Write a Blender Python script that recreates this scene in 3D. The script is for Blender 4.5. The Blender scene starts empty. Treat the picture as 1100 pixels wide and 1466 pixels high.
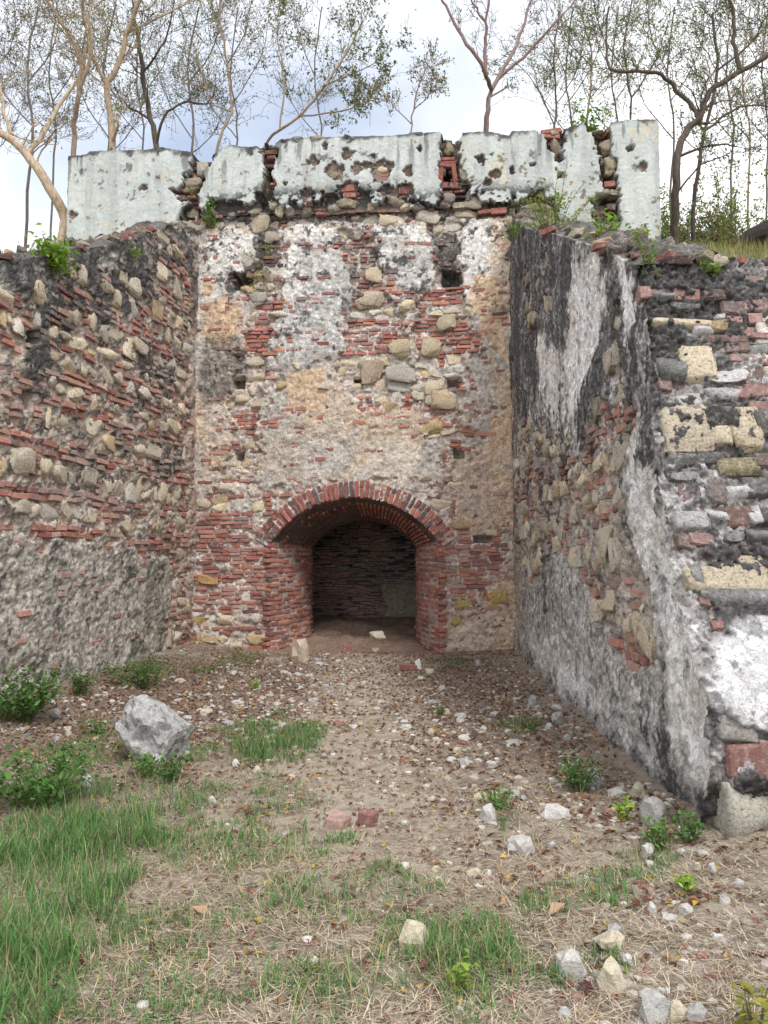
import bpy, math, random
import numpy as np
from mathutils import Vector, Matrix

# ------------------------------------------------------------------ camera, sky, sun
scene = bpy.context.scene
COL = scene.collection
PW, PH, FPX = 1100.0, 1466.0, 1107.0
HORIZON = 800.0
PITCH = math.atan((HORIZON - PH / 2) / FPX)
EYE = np.array([0.0, 0.0, 1.5])

cam_data = bpy.data.cameras.new("camera")
cam = bpy.data.objects.new("camera", cam_data)
COL.objects.link(cam)
cam.location = EYE
cam.rotation_euler = (math.pi / 2 + PITCH, 0, 0)
cam_data.sensor_fit = 'VERTICAL'
cam_data.sensor_height = 36.0
cam_data.lens = 36.0 * FPX / PH
cam_data.clip_start = 0.05
cam_data.clip_end = 2000
scene.camera = cam

SUN_EL, SUN_AZ = math.radians(52), math.radians(155)      # azimuth measured from +Y, clockwise
world = bpy.data.worlds.new("World")
scene.world = world
world.use_nodes = True
wn, wl = world.node_tree.nodes, world.node_tree.links
wn.clear()
w_out = wn.new('ShaderNodeOutputWorld')
w_bg = wn.new('ShaderNodeBackground')
w_bg.inputs['Strength'].default_value = 0.115
w_sky = wn.new('ShaderNodeTexSky')
w_sky.sky_type = 'NISHITA'
w_sky.sun_disc = False
w_sky.sun_elevation = SUN_EL
w_sky.sun_rotation = SUN_AZ
w_sky.air_density = 1.0
w_sky.dust_density = 0.6
w_tc = wn.new('ShaderNodeTexCoord')
w_map = wn.new('ShaderNodeMapping')
w_map.inputs['Scale'].default_value = (1.0, 1.0, 1.5)
w_map.inputs['Location'].default_value = (0.3, 3.1, 0.2)
w_noise = wn.new('ShaderNodeTexNoise')
w_noise.inputs['Scale'].default_value = 1.35
w_noise.inputs['Detail'].default_value = 6
w_noise.inputs['Roughness'].default_value = 0.45
w_ramp = wn.new('ShaderNodeValToRGB')
w_ramp.color_ramp.elements[0].position = 0.30
w_ramp.color_ramp.elements[0].color = (0.22, 0.22, 0.22, 1)
w_ramp.color_ramp.elements[1].position = 0.52
w_ramp.color_ramp.elements[1].color = (1, 1, 1, 1)
w_mix = wn.new('ShaderNodeMix')
w_mix.data_type = 'RGBA'
w_mix.inputs['B'].default_value = (8.3, 8.4, 8.5, 1)     # sunlit high cloud
wl.new(w_tc.outputs['Generated'], w_map.inputs['Vector'])
wl.new(w_map.outputs['Vector'], w_noise.inputs['Vector'])
wl.new(w_noise.outputs['Fac'], w_ramp.inputs['Fac'])
wl.new(w_ramp.outputs['Color'], w_mix.inputs['Factor'])
wl.new(w_sky.outputs['Color'], w_mix.inputs['A'])
wl.new(w_mix.outputs['Result'], w_bg.inputs['Color'])
wl.new(w_bg.outputs['Background'], w_out.inputs['Surface'])

sun_data = bpy.data.lights.new("sun", 'SUN')
sun_data.energy = 1.5
sun_data.angle = math.radians(14)
sun_data.color = (1.0, 0.96, 0.9)
sun = bpy.data.objects.new("sun", sun_data)
COL.objects.link(sun)
sd = Vector((math.sin(SUN_AZ) * math.cos(SUN_EL), math.cos(SUN_AZ) * math.cos(SUN_EL), math.sin(SUN_EL)))
sun.rotation_euler = sd.to_track_quat('Z', 'Y').to_euler()
sun.location = (0, 0, 30)

scene.view_settings.view_transform = 'Standard'
scene.view_settings.look = 'None'
scene.view_settings.exposure = 0.78
scene.view_settings.gamma = 1.0
scene.cycles.max_bounces = 6
scene.cycles.diffuse_bounces = 4

# ------------------------------------------------------------------ measuring helpers
cP, sP = math.cos(PITCH), math.sin(PITCH)


def ray(px, py):
    r, u = (px - PW / 2) / FPX, (PH / 2 - py) / FPX
    return np.array([r, cP - sP * u, sP + cP * u])


def at_depth(px, py, y):
    d = ray(px, py)
    return EYE + d * (y / d[1])


def at_ground(px, py, z=0.0):
    d = ray(px, py)
    return EYE + d * ((z - EYE[2]) / d[2])


# ------------------------------------------------------------------ numpy noise
def _hash(ix, iy, seed):
    h = (ix.astype(np.int64) * 374761393 + iy.astype(np.int64) * 668265263 + seed * 1442695041) & 0xffffffff
    h = ((h ^ (h >> 13)) * 1274126177) & 0xffffffff
    h = h ^ (h >> 16)
    return (h & 0xffff) / 65535.0


def vnoise(x, y, seed=0):
    x = np.asarray(x, float); y = np.asarray(y, float)
    ix, iy = np.floor(x), np.floor(y)
    fx, fy = x - ix, y - iy
    fx = fx * fx * fx * (fx * (fx * 6 - 15) + 10)
    fy = fy * fy * fy * (fy * (fy * 6 - 15) + 10)
    a, b = _hash(ix, iy, seed), _hash(ix + 1, iy, seed)
    c, d = _hash(ix, iy + 1, seed), _hash(ix + 1, iy + 1, seed)
    return (a + (b - a) * fx) * (1 - fy) + (c + (d - c) * fx) * fy


def fbm(x, y, scale=1.0, octaves=4, seed=0, gain=0.55):
    """fractal value noise, about -1..1"""
    x = np.asarray(x, float) * scale; y = np.asarray(y, float) * scale
    t, a, tot = 0.0, 1.0, 0.0
    for o in range(octaves):
        t = t + a * (vnoise(x + 13.7 * o, y - 7.3 * o, seed + o * 17) * 2 - 1)
        tot += a; a *= gain; x = x * 2.03; y = y * 2.03
    return t / tot * 1.6


def smooth(x, e):
    t = np.clip((x + e) / (2 * e), 0, 1)
    return t * t * (3 - 2 * t)


def sd_poly(S, Z, poly):
    """signed distance to a polygon, positive inside"""
    S = np.asarray(S, float); Z = np.asarray(Z, float)
    best = np.full(S.shape, 1e9); inside = np.zeros(S.shape, bool)
    n = len(poly)
    for i in range(n):
        x0, y0 = poly[i]; x1, y1 = poly[(i + 1) % n]
        dx, dy = x1 - x0, y1 - y0
        L = dx * dx + dy * dy + 1e-12
        t = np.clip(((S - x0) * dx + (Z - y0) * dy) / L, 0, 1)
        best = np.minimum(best, (S - x0 - t * dx) ** 2 + (Z - y0 - t * dy) ** 2)
        if abs(dy) > 1e-9:
            cond = ((y0 > Z) != (y1 > Z)) & (S < dx * (Z - y0) / dy + x0)
            inside ^= cond
    d = np.sqrt(best)
    return np.where(inside, d, -d)


def mixc(a, b, t):
    t = np.asarray(t)[..., None]
    return a * (1 - t) + np.asarray(b, float) * t


# ------------------------------------------------------------------ object helpers
BASE = {}


def tag(o, label=None, cat=None, group=None, kind=None):
    if label: o['label'] = label
    if cat: o['category'] = cat
    if group: o['group'] = group
    if kind: o['kind'] = kind
    return o


def thing(name, loc, label, cat, group=None):
    o = bpy.data.objects.new(name, None)
    COL.objects.link(o)
    o.location = loc
    o.empty_display_size = 0.1
    BASE[o.name] = np.array(loc, float)
    return tag(o, label, cat, group)


def link(name, mesh, parent=None, loc=None, mat3=None, color=None):
    """object with its frame given in world space; offset by its parent's base"""
    o = bpy.data.objects.new(name, mesh)
    COL.objects.link(o)
    p = np.zeros(3) if loc is None else np.array(loc, float)
    BASE[o.name] = p
    if parent is not None:
        o.parent = parent
        p = p - BASE[parent.name]
    if mat3 is not None:
        o.matrix_basis = Matrix.Translation(Vector(p)) @ mat3.to_4x4()
    else:
        o.location = p
    if color is not None:
        o.color = (*color, 1)
    return o


def mesh_np(name, V, F, mat=None, col=None, smooth_shade=False):
    """mesh from arrays; F is (n,3) or (n,4) or a list of both"""
    Fs = F if isinstance(F, list) else [F]
    Fs = [np.asarray(f, np.int32) for f in Fs if len(f)]
    me = bpy.data.meshes.new(name)
    V = np.asarray(V, np.float32)
    me.vertices.add(len(V)); me.vertices.foreach_set('co', V.ravel())
    loops = np.concatenate([f.ravel() for f in Fs])
    tot = np.concatenate([np.full(len(f), f.shape[1], np.int32) for f in Fs])
    start = np.concatenate([[0], np.cumsum(tot)[:-1]]).astype(np.int32)
    me.loops.add(len(loops)); me.loops.foreach_set('vertex_index', loops)
    me.polygons.add(len(tot)); me.polygons.foreach_set('loop_start', start)
    me.polygons.foreach_set('loop_total', tot)
    me.polygons.foreach_set('use_smooth', np.full(len(tot), smooth_shade))
    me.update(calc_edges=True)
    if col is not None:
        c4 = np.ones((len(V), 4), np.float32); c4[:, :3] = np.clip(col, 0, 1)
        at = me.color_attributes.new('col', 'FLOAT_COLOR', 'POINT')
        at.data.foreach_set('color', c4.ravel())
    if mat: me.materials.append(mat)
    return me


def grid_faces(ni, nj):
    i, j = np.meshgrid(np.arange(ni - 1), np.arange(nj - 1), indexing='ij')
    a = (i * nj + j).ravel()
    return np.stack([a, a + nj, a + nj + 1, a + 1], 1)


class Acc:
    """collects pieces of one mesh"""
    def __init__(s): s.V = []; s.F3 = []; s.F4 = []; s.C = []; s.n = 0

    def add(s, V, F, col=None):
        V = np.asarray(V, float); F = np.asarray(F, int)
        s.V.append(V)
        if len(F): (s.F3 if F.shape[1] == 3 else s.F4).append(F + s.n)
        c = np.zeros((len(V), 3)) + (0.5 if col is None else np.asarray(col))
        s.C.append(c); s.n += len(V)

    def mesh(s, name, mat, base=(0, 0, 0), smooth_shade=False):
        F = []
        if s.F3: F.append(np.concatenate(s.F3))
        if s.F4: F.append(np.concatenate(s.F4))
        return mesh_np(name, np.concatenate(s.V) - np.array(base), F, mat, np.concatenate(s.C), smooth_shade)


# ------------------------------------------------------------------ materials
def new_mat(name):
    m = bpy.data.materials.new(name); m.use_nodes = True
    nt = m.node_tree; nt.nodes.clear()
    out = nt.nodes.new('ShaderNodeOutputMaterial')
    b = nt.nodes.new('ShaderNodeBsdfPrincipled')
    b.inputs['Roughness'].default_value = 0.95
    b.inputs['Specular IOR Level'].default_value = 0.15
    nt.links.new(b.outputs[0], out.inputs[0])
    return m, nt, b, out


def nnoise(nt, scale, detail=4, rough=0.6, vec=None):
    n = nt.nodes.new('ShaderNodeTexNoise')
    n.inputs['Scale'].default_value = scale
    n.inputs['Detail'].default_value = detail
    n.inputs['Roughness'].default_value = rough
    if vec is not None: nt.links.new(vec, n.inputs['Vector'])
    return n


def nramp(nt, fac, p0, p1, c0=(0, 0, 0, 1), c1=(1, 1, 1, 1)):
    r = nt.nodes.new('ShaderNodeValToRGB')
    r.color_ramp.elements[0].position = p0; r.color_ramp.elements[0].color = c0
    r.color_ramp.elements[1].position = p1; r.color_ramp.elements[1].color = c1
    nt.links.new(fac, r.inputs['Fac'])
    return r


def nmix(nt, fac, a, b, mode='MIX'):
    m = nt.nodes.new('ShaderNodeMix'); m.data_type = 'RGBA'; m.blend_type = mode
    for sock, v in ((m.inputs['Factor'], fac), (m.inputs['A'], a), (m.inputs['B'], b)):
        if isinstance(v, (int, float)): sock.default_value = v
        elif isinstance(v, tuple): sock.default_value = v
        else: nt.links.new(v, sock)
    return m.outputs['Result']


def masonry_mat(name, source, grime=0.25, dust=0.3, dustcol=(0.50, 0.45, 0.41, 1), bump=0.5, fine=70, vary=0.35, speck=0.4, sscale=38, flake=0.0, fscale=22):
    """colour from the piece (object colour or 'col' attribute) with pits, dust and grime on it"""
    m, nt, b, out = new_mat(name)
    geo = nt.nodes.new('ShaderNodeNewGeometry')
    pos = geo.outputs['Position']
    if source == 'object':
        base = nt.nodes.new('ShaderNodeObjectInfo').outputs['Color']
    else:
        at = nt.nodes.new('ShaderNodeAttribute'); at.attribute_name = 'col'
        base = at.outputs['Color']
    n1 = nnoise(nt, 9, 5, 0.65, pos)
    n2 = nnoise(nt, fine, 4, 0.7, pos)
    n3 = nnoise(nt, 26, 5, 0.7, pos)
    k = nramp(nt, n2.outputs['Fac'], 0.25, 0.75, (1 - vary,) * 3 + (1,), (1 + vary,) * 3 + (1,))
    c = nmix(nt, 1.0, base, k.outputs['Color'], 'MULTIPLY')
    d = nramp(nt, n3.outputs['Fac'], 0.50, 0.68)
    dm = nt.nodes.new('ShaderNodeMath'); dm.operation = 'MULTIPLY'; dm.inputs[1].default_value = dust
    nt.links.new(d.outputs['Color'], dm.inputs[0])
    c = nmix(nt, dm.outputs[0], c, dustcol)
    g = nramp(nt, n1.outputs['Fac'], 0.52, 0.72)
    gm = nt.nodes.new('ShaderNodeMath'); gm.operation = 'MULTIPLY'; gm.inputs[1].default_value = grime
    nt.links.new(g.outputs['Color'], gm.inputs[0])
    c = nmix(nt, gm.outputs[0], c, (0.045, 0.043, 0.045, 1))
    fl = None
    if flake > 0:                        # shells of flaking coat, each of its own shade, with dark lips
        nd = nnoise(nt, 14, 3, 0.6, pos)
        wv = nt.nodes.new('ShaderNodeVectorMath'); wv.operation = 'MULTIPLY_ADD'; wv.inputs[1].default_value = (0.09, 0.09, 0.09)
        nt.links.new(nd.outputs['Color'], wv.inputs[0]); nt.links.new(pos, wv.inputs[2])
        vo = nt.nodes.new('ShaderNodeTexVoronoi'); vo.inputs['Scale'].default_value = fscale
        ve = nt.nodes.new('ShaderNodeTexVoronoi'); ve.feature = 'DISTANCE_TO_EDGE'; ve.inputs['Scale'].default_value = fscale
        nt.links.new(wv.outputs[0], vo.inputs['Vector']); nt.links.new(wv.outputs[0], ve.inputs['Vector'])
        sx = nt.nodes.new('ShaderNodeSeparateColor'); nt.links.new(vo.outputs['Color'], sx.inputs[0])
        kr = nramp(nt, sx.outputs[0], 0.0, 1.0, (1 - flake * 0.8,) * 3 + (1,), (1 + flake * 1.05,) * 3 + (1,))
        c = nmix(nt, 1.0, c, kr.outputs['Color'], 'MULTIPLY')
        er = nramp(nt, ve.outputs['Distance'], 0.0, 0.09, (1, 1, 1, 1), (0, 0, 0, 1))
        em = nt.nodes.new('ShaderNodeMath'); em.operation = 'MULTIPLY'
        gate = nramp(nt, n3.outputs['Fac'], 0.40, 0.58)
        nt.links.new(er.outputs['Color'], em.inputs[0]); nt.links.new(gate.outputs['Color'], em.inputs[1])
        em2 = nt.nodes.new('ShaderNodeMath'); em2.operation = 'MULTIPLY'; em2.inputs[1].default_value = flake * 1.3
        nt.links.new(em.outputs[0], em2.inputs[0])
        c = nmix(nt, em2.outputs[0], c, (0.07, 0.065, 0.065, 1))
        fl = sx.outputs[0]
    n4 = nnoise(nt, sscale, 6, 0.75, pos)
    sk = nramp(nt, n4.outputs['Fac'], 0.36, 0.47, (1, 1, 1, 1), (0, 0, 0, 1))
    sm = nt.nodes.new('ShaderNodeMath'); sm.operation = 'MULTIPLY'; sm.inputs[1].default_value = speck
    nt.links.new(sk.outputs['Color'], sm.inputs[0])
    c = nmix(nt, sm.outputs[0], c, (0.055, 0.05, 0.05, 1))
    nt.links.new(c, b.inputs['Base Color'])
    add = nt.nodes.new('ShaderNodeMath'); add.operation = 'MULTIPLY_ADD'
    add.inputs[1].default_value = 0.5
    nt.links.new(n2.outputs['Fac'], add.inputs[0]); nt.links.new(n4.outputs['Fac'], add.inputs[2])
    if fl is not None:
        ad2 = nt.nodes.new('ShaderNodeMath'); ad2.operation = 'MULTIPLY_ADD'; ad2.inputs[1].default_value = 0.5
        nt.links.new(fl, ad2.inputs[0]); nt.links.new(add.outputs[0], ad2.inputs[2]); add = ad2
    bp = nt.nodes.new('ShaderNodeBump')
    bp.inputs['Strength'].default_value = bump; bp.inputs['Distance'].default_value = 0.02
    nt.links.new(add.outputs[0], bp.inputs['Height'])
    nt.links.new(bp.outputs[0], b.inputs['Normal'])
    return m


LIMED = (0.74, 0.68, 0.57, 1)
M_brick = masonry_mat("brick", 'object', 0.12, 0.40, (0.62, 0.52, 0.48, 1), bump=0.6, speck=0.25)
M_brick_j = masonry_mat("brick_joined", 'attr', 0.12, 0.40, (0.62, 0.52, 0.48, 1), bump=0.6, speck=0.25)
M_stone = masonry_mat("limestone", 'object', 0.12, 0.40, LIMED, bump=1.0, fine=60, vary=0.4, speck=0.66, sscale=44)
M_stone_j = masonry_mat("limestone_joined", 'attr', 0.12, 0.40, LIMED, bump=1.0, fine=60, vary=0.4, speck=0.66, sscale=44)
M_plaster = masonry_mat("lime_plaster", 'attr', 0.06, 0.22, (0.66, 0.63, 0.60, 1), bump=0.8, fine=90, vary=0.35, speck=0.45, sscale=42, flake=0.27, fscale=20)
M_paint = masonry_mat("limewashed_plaster", 'attr', 0.03, 0.0, bump=0.35, fine=60, vary=0.14, speck=0.22, sscale=26)
M_ground = masonry_mat("dry_soil", 'attr', 0.10, 0.35, (0.50, 0.42, 0.33, 1), bump=1.0, fine=110, vary=0.5, speck=0.35, sscale=45)
M_rock = masonry_mat("pale_rock", 'object', 0.10, 0.35, (0.66, 0.64, 0.61, 1), bump=0.8, fine=60, vary=0.25, speck=0.35, sscale=32)
M_boulder = masonry_mat("boulder_rock", 'object', 0.35, 0.5, (0.68, 0.67, 0.65, 1), bump=1.0, fine=40, vary=0.3, speck=0.65, sscale=14)
M_pebble = masonry_mat("pebble", 'attr', 0.12, 0.3, (0.62, 0.58, 0.53, 1), bump=0.6, fine=90, vary=0.25, speck=0.2)


def leaf_mat(name, trans=0.35):
    m, nt, b, out = new_mat(name)
    at = nt.nodes.new('ShaderNodeAttribute'); at.attribute_name = 'col'
    b.inputs['Roughness'].default_value = 0.6
    nt.links.new(at.outputs['Color'], b.inputs['Base Color'])
    tr = nt.nodes.new('ShaderNodeBsdfTranslucent')
    nt.links.new(at.outputs['Color'], tr.inputs['Color'])
    mx = nt.nodes.new('ShaderNodeMixShader'); mx.inputs[0].default_value = trans
    nt.links.new(b.outputs[0], mx.inputs[1]); nt.links.new(tr.outputs[0], mx.inputs[2])
    nt.links.new(mx.outputs[0], out.inputs[0])
    return m


M_leaf = leaf_mat("leaf")
M_grass = leaf_mat("grass_blade", 0.3)
M_dry = leaf_mat("dry_leaf", 0.1)


def bark_mat(name):
    m, nt, b, out = new_mat(name)
    at = nt.nodes.new('ShaderNodeAttribute'); at.attribute_name = 'col'
    geo = nt.nodes.new('ShaderNodeNewGeometry')
    mp = nt.nodes.new('ShaderNodeMapping'); mp.inputs['Scale'].default_value = (1, 1, 0.3)
    nt.links.new(geo.outputs['Position'], mp.inputs['Vector'])
    n = nnoise(nt, 25, 5, 0.65, mp.outputs[0])
    k = nramp(nt, n.outputs['Fac'], 0.3, 0.7, (0.55,) * 3 + (1,), (1.3,) * 3 + (1,))
    c = nmix(nt, 1.0, at.outputs['Color'], k.outputs['Color'], 'MULTIPLY')
    nt.links.new(c, b.inputs['Base Color'])
    bp = nt.nodes.new('ShaderNodeBump'); bp.inputs['Strength'].default_value = 0.5; bp.inputs['Distance'].default_value = 0.02
    nt.links.new(n.outputs['Fac'], bp.inputs['Height']); nt.links.new(bp.outputs[0], b.inputs['Normal'])
    return m


M_bark = bark_mat("bark")

# ------------------------------------------------------------------ shared piece shapes
rng = np.random.default_rng(7)
random.seed(7)


def ico(sub):
    import bmesh
    bm = bmesh.new(); bmesh.ops.create_icosphere(bm, subdivisions=sub, radius=1.0)
    V = np.array([v.co[:] for v in bm.verts]); F = np.array([[v.index for v in f.verts] for f in bm.faces])
    bm.free()
    return V, F


ICO1, ICO2, ICO3 = ico(1), ico(2), ico(3)


def box_shape(seed, bev=0.10, jit=0.05):
    """a chamfered unit box (44 triangles), corners knocked about: a worn brick"""
    r = np.random.default_rng(seed)
    V, F, idx = [], [], {}
    for sx in (-1, 1):
        for sy in (-1, 1):
            for sz in (-1, 1):
                c = np.array([sx, sy, sz]) * 0.5 + r.normal(0, jit, 3) * np.array([0.5, 0.8, 1.2])
                bb = bev * r.uniform(0.5, 1.8)
                for ax in range(3):
                    p = c.copy()
                    for o in range(3):
                        if o != ax: p[o] -= np.sign((sx, sy, sz)[o]) * bb * (0.35 if o == 0 else 0.7)
                    idx[(sx, sy, sz, ax)] = len(V); V.append(p)
    for ax in range(3):
        a, b2 = [(1, 2), (2, 0), (0, 1)][ax]
        for s in (-1, 1):
            def key(u, v):
                k = [0, 0, 0]; k[ax] = s; k[a] = u; k[b2] = v
                return idx[(*k, ax)]
            q = [key(-1, -1), key(1, -1), key(1, 1), key(-1, 1)]
            if s < 0: q = q[::-1]
            F += [(q[0], q[1], q[2]), (q[0], q[2], q[3])]
    for ax in range(3):          # edges along ax
        a, b2 = [(1, 2), (2, 0), (0, 1)][ax]
        for u in (-1, 1):
            for v in (-1, 1):
                def key(t, which):
                    k = [0, 0, 0]; k[ax] = t; k[a] = u; k[b2] = v
                    return idx[(*k, which)]
                q = [key(-1, a), key(1, a), key(1, b2), key(-1, b2)]
                if u * v > 0: q = q[::-1]
                q = q[::-1]
                F += [(q[0], q[1], q[2]), (q[0], q[2], q[3])]
    for sx in (-1, 1):
        for sy in (-1, 1):
            for sz in (-1, 1):
                q = [idx[(sx, sy, sz, k)] for k in range(3)]
                F.append(q if sx * sy * sz > 0 else q[::-1])
    return np.array(V), np.array(F)


def n3(P, scale, seed):
    return fbm(P[:, 0] * scale + P[:, 2] * 1.7 * scale + seed, P[:, 1] * scale - P[:, 2] * 0.9 * scale, 1, 3, seed)


def stone_shape(seed, sub=ICO2, box=0.55, amp=0.16, cuts=5):
    """an angular rubble stone filling a unit box"""
    r = np.random.default_rng(seed)
    V, F = sub
    P = np.sign(V) * np.abs(V) ** box
    P = P / np.abs(P).max(0)
    for _ in range(cuts):
        d = r.normal(size=3); d /= np.linalg.norm(d)
        lim = r.uniform(0.62, 0.95)
        t = P @ d - lim
        P = P - np.outer(np.clip(t, 0, None), d) * 0.9
    P = P * (1 + amp * n3(V, 1.4, seed)[:, None] + amp * 0.55 * n3(V, 4.0, seed + 9)[:, None] + amp * 0.22 * n3(V, 11.0, seed + 19)[:, None])
    P = P / (P.max(0) - P.min(0)) ; P = P - (P.max(0) + P.min(0)) / 2
    return P, F


BRICKS = [box_shape(100 + i, 0.12, 0.035) for i in range(14)]
def stone_pars(i): return (0.32, 0.16, 6) if i % 2 else (0.42, 0.22, 9)


STONES = [stone_shape(200 + i, ICO2, *stone_pars(i)) for i in range(20)]
STONES_FINE = [stone_shape(200 + i, ICO3, *stone_pars(i)) for i in range(20)]
BLOCKS = [stone_shape(260 + i, ICO3, 0.30, 0.10, 4) for i in range(14)]
ROCKS = [stone_shape(300 + i, ICO2, 0.8, 0.22, 7) for i in range(12)]
PEBS = [stone_shape(400 + i, ICO1, 0.9, 0.15, 3) for i in range(10)]
ME_BRICK = [mesh_np("brick_shape", V, F, M_brick) for V, F in BRICKS]
ME_STONE = [mesh_np("stone_shape", V, F, M_stone, smooth_shade=True) for V, F in STONES_FINE]
ME_BLOCK = [mesh_np("block_shape", V, F, M_stone, smooth_shade=True) for V, F in BLOCKS]
ME_ROCK = [mesh_np("rock_shape", V, F, M_rock, smooth_shade=False) for V, F in ROCKS]


def brick_color(n=1):
    t = rng.random((n, 1)); v = rng.uniform(0.65, 1.25, (n, 1))
    a = np.array([0.42, 0.155, 0.115]); b = np.array([0.35, 0.125, 0.105]); c = np.array([0.24, 0.125, 0.115]); o = np.array([0.48, 0.20, 0.11])
    out = np.where(t < 0.5, a, np.where(t < 0.78, b, np.where(t < 0.90, c, o)))
    return np.clip(out * v, 0, 1)


def stone_color(n=1):
    t = rng.random((n, 1)); v = rng.uniform(0.75, 1.2, (n, 1))
    a = np.array([0.74, 0.63, 0.45]); b = np.array([0.66, 0.58, 0.45]); c = np.array([0.68, 0.63, 0.56]); o = np.array([0.64, 0.48, 0.28])
    out = np.where(t < 0.42, a, np.where(t < 0.68, b, np.where(t < 0.9, c, o)))
    return np.clip(out * v, 0, 1)


MOULD = np.array([0.045, 0.045, 0.048])


class Wall:
    """a wall face: s runs along it, z up, h out of it towards the viewer"""
    def __init__(w, p0, u, n):
        w.p0 = np.array([p0[0], p0[1], 0.0]); w.u = np.array([u[0], u[1], 0.0]); w.n = np.array([n[0], n[1], 0.0])

    def P(w, S, Z, Hh=0.0):
        S = np.asarray(S, float)[..., None]; Z = np.asarray(Z, float)[..., None]; Hh = np.asarray(Hh, float)[..., None]
        return w.p0 + w.u * S + w.n * Hh + np.array([0, 0, 1.0]) * Z

    def uv(w, px, py):
        d = ray(px, py)
        t = np.dot(w.p0 - EYE, w.n) / np.dot(d, w.n)
        q = EYE + d * t
        return float(np.dot(q - w.p0, w.u)), float(q[2])

    def poly(w, pts): return [w.uv(*p) for p in pts]


def piece_frame(P, u, n, up, size, roll=0.0, yaw=0.0, pitch=0.0):
    """3x3 whose columns are length, depth and height axes scaled to size"""
    u = Vector(u).normalized(); up = Vector(up).normalized(); n = Vector(n).normalized()
    R = Matrix((u, -n, up)).transposed()
    R = R @ Matrix.Rotation(roll, 3, 'Y') @ Matrix.Rotation(yaw, 3, 'Z') @ Matrix.Rotation(pitch, 3, 'X')
    return R @ Matrix.Diagonal(Vector(size))


def place_pieces(parent, name, pieces, shapes, meshes, mat_joined, limit=300):
    """pieces: (loc, mat3, colour). The ones that show largest become objects, the rest one joined part."""
    if not pieces: return
    def shown(p):
        d = np.linalg.norm(np.asarray(p[0]) - EYE)
        s = [p[1].col[i].length for i in (0, 2)]
        return -(s[0] * s[1]) / d ** 2
    pieces = sorted(pieces, key=shown)
    for loc, m3, c in pieces[:limit]:
        k = random.randrange(len(meshes))
        link(name, meshes[k], parent, loc, m3, c)
    rest = pieces[limit:]
    if rest:
        acc = Acc()
        for loc, m3, c in rest:
            V, F = shapes[random.randrange(len(shapes))]
            acc.add(V @ np.array(m3).T + np.asarray(loc), F, c)
        b = BASE[parent.name]
        o = link(name, acc.mesh(name + "_rest", mat_joined, b), parent, b)
        o['kind'] = 'stuff'


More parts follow.
